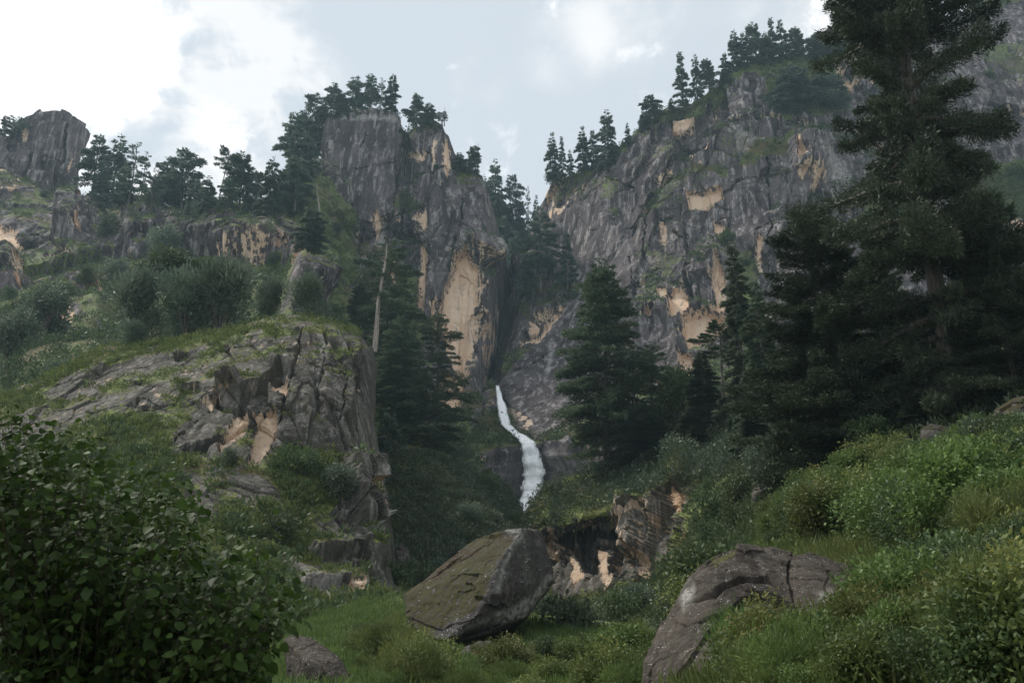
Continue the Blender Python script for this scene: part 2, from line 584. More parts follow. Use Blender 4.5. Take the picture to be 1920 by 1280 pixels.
    low = fbm(q / 60, 4, seed + 70)
    if autoveg > 0:
        va = sstep(N2[..., 2] + 0.25 * low + 0.12 * fbm(q / 9, 2, seed + 74), vegslope, vegslope + 0.22) * autoveg
        A['veg'] = np.maximum(A['veg'], va * (1 - A['fresh']) * (1 - 0.9 * nogreen))
    if autofresh > 0:
        # undercut faces shed the dark varnish
        over = sstep(-N2[..., 2] + 0.3 * low, 0.02, 0.35)
        over = smooth_v(over, 2)
        A['fresh'] = np.maximum(A['fresh'], autofresh * over * sstep(low, -0.15, 0.25))
        if A_cell is not None:
            rnd, _ = A_cell
            A['fresh'] = np.maximum(A['fresh'], autofresh * (rnd[..., 3] > 0.93) * sstep(fbm(q / 20, 3, seed + 77), -0.1, 0.2))
    A['fresh'] *= 1 - np.clip(A['veg'], 0, 1)
    nv = P.shape[0]
    idx = np.arange(nv * nx).reshape(nv, nx)
    faces = np.stack([idx[:-1, :-1], idx[1:, :-1], idx[1:, 1:], idx[:-1, 1:]], -1).reshape(-1, 4)
    o = mk(name, P, faces, mat, point=A)
    tag(o, label, cat, kind='structure')
    ppx, ppy = proj(P)
    SHEETS[name + str(len(SHEETS))] = dict(P=P, N=N2, px=ppx, py=ppy, A=A, sc=sc, nb=nb, key=name)
    return SHEETS[name + str(len(SHEETS) - 1)]


def hit(sh, px, py):
    """nearest visible surface point of a sheet at a photo pixel"""
    d = (sh['px'] - px) ** 2 + (sh['py'] - py) ** 2
    d[:sh['nb']] += 1e4
    m = d < max(d.min() * 1.5, 9.0)
    dist = np.where(m, sh['P'][..., 1], 1e9)
    k = np.unravel_index(np.argmin(dist), d.shape)
    return sh['P'][k]


# --- the central pillar cliff
CENTRAL = sheet('central_cliff', [
    [(556, 345, 345), (585, 305, 342), (605, 285, 340), (618, 237, 336), (628, 217, 334), (645, 206, 333), (700, 201, 330), (742, 209, 328), (757, 222, 330), (764, 244, 344),
     (773, 240, 332), (800, 227, 324), (832, 230, 320), (848, 247, 320), (857, 285, 322), (880, 312, 322), (908, 330, 320), (925, 372, 322), (936, 422, 328), (946, 480, 348), (962, 560, 400)],
    [(556, 420, 335), (605, 420, 330), (618, 420, 318), (740, 420, 314), (754, 425, 322), (790, 430, 310), (850, 430, 306), (905, 440, 304), (930, 455, 312), (944, 520, 350), (962, 600, 400)],
    [(556, 560, 312), (640, 560, 308), (780, 560, 300), (880, 560, 297), (915, 570, 300), (928, 590, 325), (962, 650, 385)],
    [(556, 740, 275), (700, 740, 275), (850, 740, 286), (885, 735, 288), (900, 720, 296), (915, 720, 325), (962, 720, 360)],
    [(556, 880, 205), (800, 880, 220), (880, 880, 240), (962, 850, 320)]],
    300, (150, 100, 110, 60), M_ROCK, 'tall grey pillar cliff with a big tan slab scar left of the waterfall gorge',
    rock=(((26, 26, 80), 6.0, 5.0, 0.06), ((9, 9, 36), 1.8, 1.7, 0.1), ((3.2, 3.2, 9), 0.4, 0.45, 0.15), ((1.3, 1.3, 2.6), 0.11, 0.16, 0.2)),
    fb=((40, 2.0, 'f'), (6, 0.25, 'r')), seed=11, strata=(2.6, 0.45, 0.1), bare=(([(625, 215), (750, 215), (748, 380), (700, 420), (630, 430), (615, 300)], 0.85), ([(800, 340), (920, 345), (930, 440), (850, 440), (800, 420)], 0.7), ([(800, 440), (850, 450), (815, 650), (800, 650)], 0.6)), autofresh=0.55, autoveg=0.9, vegslope=0.5,
    fresh=(([(868, 462), (905, 500), (912, 540), (908, 600), (898, 660), (885, 712), (855, 705), (830, 650), (822, 590), (838, 520), (850, 475)], 5.0),
           ([(782, 450), (798, 470), (797, 590), (780, 592), (778, 520)], 2.5), ([(778, 388), (792, 383), (804, 434), (786, 438)], 3.0),
           ([(836, 252), (852, 262), (850, 312), (832, 326), (828, 290)], 2.5), ([(808, 262), (816, 262), (812, 300), (803, 310)], 1.5), ([(598, 312), (612, 303), (612, 345), (598, 352)], 3.0),
           ([(700, 395), (712, 388), (706, 430), (698, 440)], 1.5), ([(735, 475), (750, 470), (742, 530), (732, 540)], 1.5), ([(812, 560), (820, 560), (815, 640), (808, 640)], 1.0), ([(764, 283), (790, 276), (786, 290), (764, 297)], 2.5),
           ([(820, 700), (870, 720), (862, 770), (825, 760)], 1.5)),
    dark=(([(868, 455), (890, 462), (925, 490), (940, 490), (930, 520), (905, 500), (880, 470)], 4.0),),
    bulge=(([(880, 440), (935, 450), (935, 495), (900, 492), (870, 462)], 5.0, 8), ([(765, 395), (790, 392), (802, 440), (786, 445)], 2.0, 5)),
    pale=(([(640, 210), (750, 215), (745, 224), (630, 226)], 0.7), ([(700, 410), (712, 400), (716, 470), (695, 470)], 0.6), ([(905, 430), (930, 445), (930, 480), (912, 470)], 0.7), ([(796, 298), (850, 316), (850, 324), (800, 305)], 0.9),
          ([(800, 705), (870, 735), (870, 790), (805, 790)], 0.6)),
    veg=(([(757, 222), (772, 238), (835, 228), (845, 245), (800, 250), (768, 262)], 0.7), ([(860, 300), (925, 360), (930, 410), (900, 350), (855, 345)], 0.75), ([(556, 480), (700, 470), (790, 520), (800, 900), (556, 900)], 0.8),
         ([(730, 360), (785, 370), (790, 395), (735, 400)], 0.85), ([(752, 240), (762, 260), (756, 350), (745, 380), (740, 350)], 0.5), ([(640, 440), (760, 460), (760, 490), (640, 500)], 0.55)),
    cracks=(([(760, 225), (756, 270), (752, 330), (742, 380)], 4, 6), ([(770, 330), (830, 300), (850, 315)], 2.5, 2.5), ([(690, 240), (676, 275)], 2, 2), ([(620, 320), (760, 300)], 1.5, 1.0), ([(640, 440), (700, 425), (760, 400)], 3, 4),
            ([(800, 350), (798, 420), (790, 460), (800, 600)], 3, 3), ([(848, 440), (838, 520), (818, 600), (805, 680)], 3, 3), ([(870, 340), (862, 420)], 2, 2)))

# --- the wooded gully behind the gorge
GULLY_BACK = sheet('gorge_slope', [
    [(850, 322, 425), (900, 332, 428), (940, 392, 432), (975, 435, 432), (1000, 432, 432), (1030, 385, 435), (1070, 365, 435)],
    [(850, 500, 405), (940, 520, 392), (990, 540, 382), (1070, 540, 378)],
    [(850, 720, 380), (960, 720, 372), (1070, 700, 365)]],
    110, (90, 90), M_ROCK, 'steep wooded gully at the back of the gorge', rock=(((14, 14, 20), 4, 4, 0), ((4, 4, 6), 1, 1.5, 0)), fb=((30, 4, 'f'),), autofresh=0.3, autoveg=0.9, vegslope=0.4,
    veg=(([(850, 320), (1070, 350), (1070, 500), (960, 500), (850, 470)], 0.85),), seed=21)

# --- the right-hand massif with the smooth slab beside the waterfall
MASSIF = sheet('right_massif', [
    [(840, 790, 292), (880, 760, 300), (900, 735, 306), (925, 700, 322), (940, 610, 338), (955, 540, 347), (970, 480, 352), (985, 462, 352), (1000, 402, 354), (1012, 366, 352), (1030, 341, 346), (1090, 323, 336),
     (1140, 299, 329), (1175, 266, 326), (1215, 231, 323), (1260, 206, 321), (1310, 181, 319), (1345, 151, 317), (1390, 123, 316), (1480, 103, 319), (1560, 97, 323), (1620, 93, 331), (1700, 70, 336), (1800, 20, 341), (1980, -50, 352), (2500, -250, 370)],
    [(840, 795, 288), (880, 768, 295), (900, 732, 303), (925, 705, 318), (940, 625, 335), (960, 560, 338), (985, 500, 342), (1000, 450, 346), (1030, 390, 340), (1090, 370, 330), (1140, 350, 322), (1215, 300, 313), (1310, 262, 304),
     (1400, 225, 301), (1500, 212, 301), (1700, 190, 306), (1980, 110, 318), (2500, -60, 335)],
    [(840, 800, 282), (880, 790, 287), (930, 722, 302), (950, 645, 320), (970, 562, 327), (1000, 547, 324), (1060, 541, 320), (1100, 520, 311), (1200, 480, 300), (1350, 430, 291), (1500, 380, 285), (1700, 350, 285), (1980, 300, 290), (2500, 150, 305)],
    [(840, 810, 272), (880, 800, 272), (935, 745, 290), (960, 722, 292), (1000, 702, 292), (1080, 700, 287), (1200, 690, 276), (1350, 680, 263), (1500, 650, 255), (1980, 600, 255), (2500, 500, 265)],
    [(840, 830, 258), (880, 820, 263), (930, 800, 273), (960, 801, 271), (1000, 801, 267), (1080, 790, 263), (1200, 780, 240), (1350, 780, 225), (1980, 740, 210), (2500, 650, 220)],
    [(840, 850, 240), (880, 845, 242), (930, 830, 247), (985, 829, 247), (1030, 824, 247), (1080, 820, 245), (1200, 830, 210), (1980, 800, 180), (2500, 720, 190)],
    [(840, 960, 225), (940, 970, 233), (1000, 1000, 233), (1080, 965, 230), (1200, 950, 190), (1980, 900, 170), (2500, 780, 175)]],
    660, (100, 150, 110, 45, 30, 60), M_ROCK, 'broad grey cliff massif with tan scars right of the waterfall',
    rock=(((34, 34, 70), 8.0, 7.0, -0.2), ((11, 11, 34), 2.2, 2.0, -0.2), ((4, 4, 9), 0.45, 0.55, -0.15), ((1.5, 1.5, 2.6), 0.12, 0.18, 0.2)),
    fb=((45, 2.5, 'f'), (7, 0.3, 'r')), seed=31, strata=(2.4, 0.5, -0.15), bare=(([(945, 700), (1000, 640), (1062, 560), (1110, 545), (1130, 700), (1090, 800), (1000, 815), (955, 800)], 0.85), ([(1030, 380), (1130, 375), (1200, 470), (1190, 690), (1120, 700), (1100, 545), (1000, 500)], 0.8), ([(1340, 330), (1440, 340), (1450, 470), (1380, 470)], 0.8), ([(925, 832), (1075, 826), (1075, 960), (925, 970)], 0.7), ([(1200, 600), (1260, 610), (1270, 700), (1190, 700)], 0.6), ([(1790, 20), (1980, 0), (1980, 90), (1800, 60)], 0.3), ([(1790, 150), (1980, 190), (1980, 300), (1800, 320)], 0.3)), autofresh=0.6, autoveg=0.95, vegslope=0.54,
    fresh=(([(1340, 472), (1355, 500), (1362, 590), (1340, 578), (1330, 520)], 3.5), ([(1275, 592), (1330, 578), (1372, 600), (1362, 632), (1292, 655), (1278, 622)], 4.0), ([(1252, 553), (1282, 535), (1294, 582), (1258, 600)], 3.0),
           ([(1273, 660), (1302, 666), (1303, 702), (1280, 706)], 2.0), ([(1060, 563), (1052, 590), (1008, 642), (998, 628), (1030, 590)], 3.0), ([(965, 634), (1000, 622), (1002, 640), (968, 642)], 2.5), ([(985, 590), (1012, 600), (1005, 622), (984, 618)], 2.0),
           ([(1285, 268), (1328, 264), (1325, 286), (1288, 290)], 3.0), ([(1234, 410), (1250, 416), (1248, 462), (1235, 450)], 2.5), ([(1333, 415), (1360, 420), (1358, 440), (1342, 440)], 2.0), ([(1290, 357), (1350, 350), (1358, 370), (1328, 385), (1290, 390)], 2.5),
           ([(1414, 440), (1428, 440), (1430, 492), (1420, 492)], 2.0), ([(1490, 258), (1512, 300), (1495, 306)], 1.8), ([(1562, 135), (1600, 160), (1592, 178)], 2.0), ([(1213, 585), (1232, 590), (1228, 605), (1212, 602)], 2.0), ([(1610, 345), (1640, 350), (1635, 378), (1612, 372)], 1.5),
           ([(1255, 215), (1300, 205), (1290, 225), (1260, 235)], 1.2), ([(1230, 535), (1250, 535), (1250, 556), (1232, 556)], 1.5), ([(1000, 570), (1030, 565), (1035, 575), (1000, 590)], 1.2)),
    dark=(([(985, 575), (1050, 555), (1045, 572), (1010, 602), (985, 592)], 4.0), ([(1255, 525), (1330, 515), (1335, 560), (1295, 575), (1285, 535)], 4.0), ([(1270, 255), (1330, 245), (1330, 263), (1283, 270)], 4), ([(965, 618), (1000, 612), (1000, 622), (965, 632)], 3.0),
          ([(1225, 400), (1260, 398), (1250, 412), (1234, 408)], 2.5)),
    bulge=(([(962, 470), (990, 462), (1000, 530), (965, 560)], 5, 10), ([(990, 830), (1075, 822), (1078, 870), (1000, 880)], 3.0, 12), ([(1280, 505), (1340, 470), (1330, 560), (1300, 575)], 3, 8), ([(1470, 265), (1560, 230), (1570, 330), (1490, 330)], 5, 20)),
    veg=(([(1005, 340), (1140, 285), (1260, 195), (1400, 105), (1600, 80), (1750, 40), (1760, 80), (1600, 118), (1480, 138), (1400, 140), (1300, 208), (1215, 248), (1150, 312), (1080, 335)], 0.85),
         ([(1420, 120), (1560, 130), (1600, 200), (1500, 215), (1440, 190)], 0.9), ([(1690, -50), (1980, -80), (1980, 0), (1830, 20), (1760, 20)], 0.9), ([(1820, 70), (1980, 100), (1980, 150), (1850, 130)], 0.55), ([(1760, 330), (1980, 260), (1980, 420), (1800, 430)], 0.85), ([(1660, 300), (1760, 380), (1700, 500), (1600, 420)], 0.8),
         ([(1110, 340), (1170, 320), (1175, 370), (1120, 385)], 0.5), ([(1200, 370), (1300, 300), (1310, 340), (1215, 400)], 0.5), ([(1400, 265), (1500, 230), (1480, 290), (1400, 320)], 0.8), ([(1300, 300), (1370, 300), (1360, 330), (1300, 330)], 0.75), ([(1200, 440), (1260, 470), (1300, 500), (1230, 520)], 0.5),
         ([(1340, 260), (1440, 250), (1400, 300), (1330, 290)], 0.45), ([(980, 530), (1080, 500), (1095, 540), (985, 548)], 0.9), ([(840, 760), (905, 735), (935, 800), (935, 830), (840, 840)], 0.9), ([(1010, 800), (1080, 755), (1080, 812), (1020, 815)], 0.9), ([(1120, 395), (1150, 392), (1150, 415), (1125, 418)], 0.8),
         ([(1200, 720), (1980, 560), (1980, 900), (1200, 960)], 0.9), ([(1030, 350), (1090, 340), (1085, 360), (1030, 365)], 0.6), ([(840, 850), (900, 850), (910, 900), (840, 900)], 0.3), ([(1360, 470), (1420, 460), (1440, 700), (1380, 650)], 0.6)),
    cracks=(([(1140, 330), (1185, 350), (1210, 400), (1205, 480)], 3, 4), ([(1265, 430), (1300, 480), (1340, 480)], 3, 4), ([(960, 800), (1000, 812), (1060, 805)], 3, 3), ([(1000, 850), (1050, 842), (1080, 850)], 2.5, 2.5), ([(1410, 430), (1500, 395), (1560, 380)], 2.5, 3), ([(1310, 400), (1400, 330), (1480, 320)], 3, 3),
            ([(1440, 300), (1445, 470)], 2.5, 3), ([(945, 700), (990, 690), (1070, 640)], 2, 1.2), ([(1085, 560), (1170, 540), (1240, 500)], 2.5, 2.5), ([(1180, 480), (1190, 600), (1185, 690)], 2.5, 2.5)),
    pale=(([(1030, 640), (1040, 640), (1035, 700), (1026, 715)], 0.7), ([(1000, 855), (1040, 850), (1070, 880), (1010, 870)], 0.4), ([(1055, 865), (1080, 850), (1078, 890)], 0.3), ([(1380, 235), (1430, 260), (1420, 290), (1380, 280)], 0.5), ([(1545, 260), (1600, 320), (1590, 360), (1540, 320)], 0.5)),
    wet=(([(925, 725), (960, 720), (975, 800), (1030, 830), (1030, 970), (950, 990), (960, 850), (930, 800)], 0.8), ([(930, 560), (960, 560), (945, 720), (905, 720)], 0.9)))

# --- the brushy ridge on the left
RIDGE = sheet('left_ridge', [
    [(-520, 230, 340), (-70, 262, 330), (0, 262, 330), (30, 275, 330), (100, 335, 325), (140, 352, 320), (200, 374, 315), (270, 380, 310), (340, 390, 305), (400, 374, 300), (450, 382, 296), (500, 392, 292), (545, 345, 300), (575, 310, 305), (600, 300, 308), (625, 310, 312), (664, 410, 315)],
    [(-520, 430, 280), (-70, 420, 272), (0, 415, 270), (100, 430, 264), (200, 422, 262), (300, 440, 256), (400, 430, 250), (500, 415, 246), (575, 445, 250), (600, 480, 262), (664, 520, 280)],
    [(-520, 620, 220), (-70, 580, 215), (100, 560, 210), (300, 540, 206), (450, 520, 214), (560, 545, 218), (600, 600, 216), (664, 640, 215)],
    [(-520, 800, 152), (-70, 730, 150), (100, 680, 140), (300, 650, 136), (500, 625, 132), (620, 645, 138), (664, 680, 145)],
    [(-520, 900, 115), (-70, 820, 118), (300, 720, 112), (664, 760, 115)]],
    470, (110, 110, 90, 40), M_ROCK, 'brushy hillside with grey rock outcrops on the left', cat='hillside',
    rock=(((22, 22, 20), 9, 8, 0.5), ((8, 8, 8), 2.6, 3.2, 0.4), ((2.6, 2.6, 2.8), 0.6, 1.0, 0.3)), fb=((35, 5, 'f'), (7, 0.7, 'r')), seed=41, flatdamp=0.35, strata=(2.0, 0.8, 0.2), autofresh=0.55, autoveg=0.9, vegslope=0.55, vegcut=0.55,
    bulge=(([(330, 440), (400, 428), (470, 428), (520, 412), (582, 445), (578, 600), (530, 600), (525, 512), (440, 490), (345, 475)], 9, 14), ([(-40, 440), (40, 470), (60, 540), (-40, 560)], 5, 16), ([(225, 410), (300, 405), (310, 460), (230, 470)], 5, 14), ([(70, 560), (200, 560), (195, 625), (70, 635)], 4, 12),
           ([(100, 375), (180, 360), (200, 425), (110, 450)], 6, 14)),
    fresh=(([(546, 475), (566, 470), (562, 530), (545, 556), (530, 540)], 1.5), ([(-30, 420), (20, 425), (40, 450), (10, 480), (-30, 450)], 2.0), ([(125, 415), (160, 425), (155, 437), (120, 425)], 1.5), ([(80, 480), (120, 455), (138, 478), (100, 490)], 2), ([(150, 370), (178, 372), (170, 395), (150, 395)], 2),
           ([(105, 600), (135, 580), (140, 600), (110, 622)], 2), ([(182, 515), (197, 515), (190, 550), (180, 552)], 2), ([(505, 475), (530, 480), (530, 500), (510, 500)], 2), ([(30, 490), (48, 500), (40, 540), (30, 535)], 1.5)),
    dark=(([(440, 485), (510, 490), (505, 505), (440, 500)], 5), ([(70, 612), (120, 605), (125, 640), (70, 645)], 4), ([(35, 525), (60, 530), (55, 545), (35, 545)], 3)),
    veg=(([(160, 395), (400, 372), (600, 330), (640, 420), (580, 430), (520, 410), (400, 425), (330, 420), (320, 400), (200, 420)], 0.62), ([(200, 470), (340, 480), (440, 500), (540, 510), (530, 640), (300, 660), (210, 620), (150, 540)], 0.9), ([(-70, 560), (100, 540), (180, 560), (60, 640), (-70, 760)], 0.9),
         ([(-70, 640), (700, 600), (700, 780), (-70, 840)], 0.95), ([(90, 440), (330, 470), (330, 500), (120, 540), (60, 480)], 0.5), ([(570, 430), (664, 400), (664, 700), (600, 640), (580, 520)], 0.85), ([(30, 450), (110, 500), (60, 560), (40, 520)], 0.6)))

# --- the slanted slab dome left of centre
SLAB = sheet('slab_hill', [
    [(-420, 850, 100), (-70, 778, 100), (50, 720, 104), (150, 670, 108), (200, 650, 108), (300, 638, 106), (430, 613, 103), (500, 596, 102), (560, 591, 102), (620, 601, 102), (660, 616, 103), (690, 642, 108), (699, 655, 135)],
    [(-420, 870, 96), (-70, 800, 96), (50, 742, 99), (150, 692, 101), (200, 672, 101), (300, 657, 99), (430, 634, 96), (500, 622, 95), (560, 614, 94), (620, 624, 94), (665, 645, 95), (696, 680, 104), (704, 690, 135)],
    [(-420, 930, 82), (-70, 862, 85), (50, 815, 87), (100, 800, 87), (200, 765, 87), (300, 730, 88), (430, 712, 87), (500, 718, 86), (560, 735, 86), (610, 745, 85), (660, 765, 86), (692, 780, 94), (700, 790, 130)],
    [(-420, 1010, 68), (-70, 942, 72), (50, 910, 74), (100, 900, 74), (200, 880, 76), (300, 860, 77), (430, 860, 79), (500, 865, 79), (570, 870, 79), (630, 880, 80), (680, 895, 82), (716, 910, 90), (724, 915, 125)],
    [(-420, 1110, 56), (-70, 1050, 60), (50, 1030, 61), (150, 1010, 63), (220, 1000, 64), (300, 990, 66), (430, 980, 69), (500, 985, 71), (570, 988, 73), (640, 995, 74), (695, 1005, 76), (732, 1020, 86), (740, 1025, 115)],
    [(-420, 1240, 42), (-70, 1180, 46), (50, 1160, 47), (150, 1140, 49), (220, 1130, 50), (300, 1120, 52), (430, 1115, 56), (500, 1112, 58), (570, 1118, 60), (640, 1122, 62), (695, 1115, 64), (735, 1110, 70), (755, 1110, 95)],
    [(-420, 1350, 28), (-70, 1310, 30), (50, 1290, 33), (150, 1270, 36), (220, 1255, 38), (300, 1240, 41), (430, 1220, 46), (500, 1210, 48), (570, 1200, 50), (640, 1195, 52), (695, 1190, 54), (740, 1185, 58), (770, 1180, 80)]],
    720, (30, 100, 110, 90, 80, 40), M_ROCKMID, 'grassy dome of slanted dark slabs left of centre', cat='rock slope',
    rock=(((8, 8, 26), 3.2, 2.2, 0.42), ((3.2, 3.2, 9), 1.1, 1.0, 0.42), ((1.2, 1.2, 2.2), 0.25, 0.32, 0.42), ((0.45, 0.45, 0.6), 0.07, 0.10, 0.4)), fb=((14, 0.7, 'f'),), seed=51, autofresh=0.35, autoveg=0.62, vegslope=0.68, vegcut=0.5, wob=4, back=40, byidx=True, strata=(0.8, 0.16, 0.12), bare=(([(668, 630), (712, 640), (716, 690), (712, 790), (745, 910), (780, 1110), (718, 1110), (705, 1000), (690, 900), (668, 790)], 0.97),),
    fresh=(([(478, 772), (516, 768), (520, 800), (488, 868), (465, 874), (474, 812)], 0.8), ([(440, 772), (468, 772), (458, 818), (408, 852), (412, 830)], 0.5), ([(508, 722), (540, 706), (536, 745), (512, 742)], 0.8), ([(383, 742), (400, 735), (394, 775)], 0.5), ([(690, 900), (712, 900), (722, 960), (715, 1000), (694, 960)], 0.5),
           ([(655, 1085), (690, 1075), (690, 1110), (655, 1115)], 0.4), ([(600, 1050), (625, 1045), (625, 1065), (600, 1070)], 0.4)),
    dark=(([(395, 735), (440, 715), (450, 740), (520, 690), (545, 690), (540, 710), (505, 722), (500, 770), (470, 772), (440, 772), (400, 760)], 2.2), ([(340, 840), (420, 815), (460, 790), (455, 800), (380, 850), (345, 855)], 1.2), ([(335, 722), (375, 717), (370, 727), (338, 730)], 1.0), ([(245, 710), (272, 712), (268, 722), (247, 722)], 0.9),
          ([(320, 655), (345, 652), (340, 665), (322, 668)], 1.0), ([(600, 1040), (690, 1030), (695, 1050), (640, 1060), (600, 1055)], 1.5), ([(540, 615), (562, 608), (566, 622), (545, 624)], 0.6)),
    bulge=(([(410, 715), (450, 705), (450, 755), (430, 765), (400, 745)], 1.2, 6), ([(500, 680), (545, 668), (550, 700), (508, 705)], 1.0, 6), ([(640, 850), (700, 850), (725, 960), (700, 1000), (660, 960)], 2.2, 12), ([(570, 1025), (690, 1020), (700, 1045), (600, 1050)], 1.2, 6), ([(560, 1085), (690, 1080), (690, 1100), (560, 1105)], 0.8, 6)),
    pale=(([(690, 880), (702, 880), (712, 1000), (694, 1000)], 0.8), ([(600, 620), (614, 612), (604, 700), (590, 770), (580, 770), (596, 690)], 0.35), ([(525, 675), (548, 670), (545, 710), (532, 700)], 0.7), ([(640, 760), (650, 760), (645, 790)], 0.6), ([(560, 1060), (640, 1070), (640, 1140), (560, 1130)], 0.4)),
    veg=(([(60, 700), (200, 650), (430, 610), (690, 610), (690, 632), (600, 622), (430, 640), (250, 664), (180, 684), (90, 720)], 0.85), ([(-70, 770), (60, 715), (120, 700), (60, 760), (-70, 830)], 0.8), ([(60, 820), (220, 760), (300, 780), (330, 840), (300, 900), (100, 900)], 0.68), ([(-70, 860), (100, 820), (330, 860), (360, 1000), (-70, 1060)], 0.7),
         ([(520, 840), (640, 830), (660, 940), (560, 960), (490, 900)], 0.75), ([(420, 930), (600, 950), (600, 1020), (430, 1060), (380, 990)], 0.7), ([(180, 720), (330, 690), (300, 720), (190, 745)], 0.66), ([(430, 660), (560, 640), (520, 670), (430, 690)], 0.6), ([(240, 790), (390, 720), (370, 780), (300, 850)], 0.55),
         ([(600, 640), (690, 640), (690, 665), (610, 668)], 0.5), ([(-70, 1060), (540, 1060), (560, 1150), (765, 1130), (765, 1200), (-70, 1320)], 0.9), ([(720, 980), (765, 960), (765, 1120), (720, 1120)], 0.7)),
    cracks=(([(612, 615), (604, 690), (588, 770)], 3.5, 0.7), ([(568, 610), (552, 690), (528, 780), (500, 850)], 3.5, 0.8), ([(655, 700), (640, 780), (660, 830)], 3, 0.7), ([(430, 640), (420, 700)], 2.5, 0.5), ([(300, 850), (400, 760)], 2.5, 0.6), ([(640, 985), (720, 980)], 3, 0.8), ([(560, 1020), (700, 1010)], 3, 0.8), ([(560, 1100), (700, 1090)], 3, 0.8)))

# --- dark vegetated gully at the foot of the waterfall
GULLY = sheet('waterfall_gully', [
    [(650, 870, 150), (700, 825, 150), (760, 832, 150), (830, 852, 152), (880, 882, 155), (920, 902, 158), (945, 940, 160), (985, 985, 165), (1010, 970, 152), (1040, 915, 150), (1110, 890, 160)],
    [(650, 960, 130), (760, 960, 128), (880, 985, 130), (950, 1005, 135), (1000, 1015, 135), (1040, 1000, 124), (1110, 990, 140)],
    [(650, 1080, 95), (760, 1080, 94), (880, 1080, 98), (1000, 1080, 110), (1040, 1080, 122), (1110, 1080, 135)],
    [(650, 1180, 60), (760, 1170, 62), (1000, 1180, 72), (1040, 1185, 88), (1110, 1190, 105)]],
    220, (50, 70, 60), M_ROCKMID, 'dark overgrown gully below the waterfall', cat='gully', back=10, rock=(((9, 9, 14), 3.5, 3.5, 0), ((3, 3, 4), 0.9, 1.2, 0)), fb=((12, 1.8, 'f'),), autofresh=0.5, autoveg=0.9, vegslope=0.4, vegcut=0.5, seed=61, strata=(1.2, 0.5, 0.0),
    veg=(([(650, 830), (960, 880), (1010, 960), (1110, 870), (1110, 990), (1000, 1020), (860, 1000), (650, 1000)], 0.9), ([(650, 1080), (1110, 1080), (1110, 1200), (650, 1200)], 0.9)),
    pale=(([(745, 1020), (768, 1020), (768, 1090), (740, 1090)], 0.5), ([(860, 970), (885, 970), (880, 1010), (855, 1010)], 0.4)))

# --- wooded slope and undercut band right of the boulder
WOODED = sheet('wooded_slope', [
    [(1000, 990, 126), (1015, 935, 124), (1060, 895, 122), (1150, 885, 124), (1230, 830, 122), (1290, 800, 120), (1400, 782, 112), (1500, 770, 96), (1700, 742, 78), (1850, 700, 66), (1980, 650, 60), (2500, 500, 50)],
    [(1000, 1000, 118), (1060, 985, 112), (1150, 962, 108), (1230, 920, 104), (1300, 880, 100), (1400, 850, 92), (1500, 830, 80), (1700, 800, 62), (1980, 760, 48), (2500, 640, 41)],
    [(1000, 1020, 122), (1060, 1005, 117), (1150, 985, 113), (1230, 945, 106), (1300, 905, 99), (1400, 870, 88), (1500, 850, 75), (1700, 815, 58), (1980, 775, 46), (2500, 655, 39)],
    [(1000, 1145, 113), (1060, 1140, 109), (1150, 1128, 104), (1230, 1095, 96), (1300, 1030, 86), (1400, 950, 74), (1500, 900, 60), (1700, 850, 51), (1980, 800, 42), (2500, 680, 36)],
    [(1000, 1195, 80), (1100, 1192, 76), (1200, 1170, 68), (1300, 1100, 58), (1400, 1010, 52), (1500, 960, 48), (1980, 850, 36), (2500, 740, 30)],
    [(1000, 1260, 45), (1200, 1270, 40), (1400, 1210, 32), (1980, 1000, 24), (2500, 860, 20)]],
    470, (50, 20, 80, 80, 40), M_ROCKMID, 'wooded slope with an undercut rock band right of centre', cat='hillside', back=14, rock=(((7, 7, 16), 3.0, 3.0, 0.0), ((2.6, 2.6, 5.5), 0.9, 1.1, 0.1), ((0.9, 0.9, 1.3), 0.2, 0.3, 0.1)), fb=((12, 1.4, 'f'),), autofresh=0.5, autoveg=0.9, vegslope=0.5, vegcut=0.5, seed=71, strata=(0.9, 0.35, 0.05),
    fresh=(([(1072, 1040), (1088, 1058), (1100, 1088), (1076, 1098)], -0.4), ([(1126, 1030), (1146, 1040), (1154, 1095), (1140, 1115), (1128, 1070)], -0.4), ([(1188, 962), (1200, 957), (1196, 1060), (1186, 1050)], 0.2), ([(1205, 1040), (1222, 1045), (1216, 1085), (1204, 1080)], 0.2), ([(1258, 912), (1288, 928), (1286, 985), (1270, 1050), (1256, 1055), (1264, 985)], 0.2), ([(1025, 985), (1040, 1000), (1046, 1050), (1030, 1040)], 0.4),
           ([(1370, 880), (1385, 885), (1383, 915), (1370, 915)], 0.5), ([(1340, 945), (1352, 950), (1350, 965), (1342, 962)], 0.4), ([(1160, 1120), (1180, 1120), (1178, 1150), (1160, 1150)], 0.3)),
    dark=(([(1048, 1000), (1120, 990), (1180, 965), (1182, 1060), (1158, 1090), (1152, 1020), (1122, 1012), (1124, 1085), (1102, 1080), (1078, 1030), (1058, 1060)], 3.0),),
    bare=(([(1005, 1000), (1120, 985), (1240, 950), (1240, 1090), (1010, 1135)], 0.55),), bulge=(([(1262, 840), (1300, 830), (1300, 900), (1285, 920), (1265, 905)], 2.0, 10), ([(1180, 940), (1232, 950), (1225, 1050), (1190, 1060)], 2.5, 10)),
    veg=(([(1000, 940), (1060, 890), (1300, 800), (1980, 640), (1980, 800), (1400, 880), (1310, 900), (1240, 900), (1230, 930), (1150, 970), (1060, 985), (1000, 1000)], 0.92), ([(1300, 830), (1980, 700), (1980, 1010), (1400, 1210), (1300, 1080), (1295, 960)], 0.92), ([(1000, 1130), (1250, 1080), (1300, 1080), (1400, 1210), (1000, 1280)], 0.92), ([(1225, 1050), (1260, 1060), (1300, 980), (1320, 1100), (1230, 1130)], 0.85)))

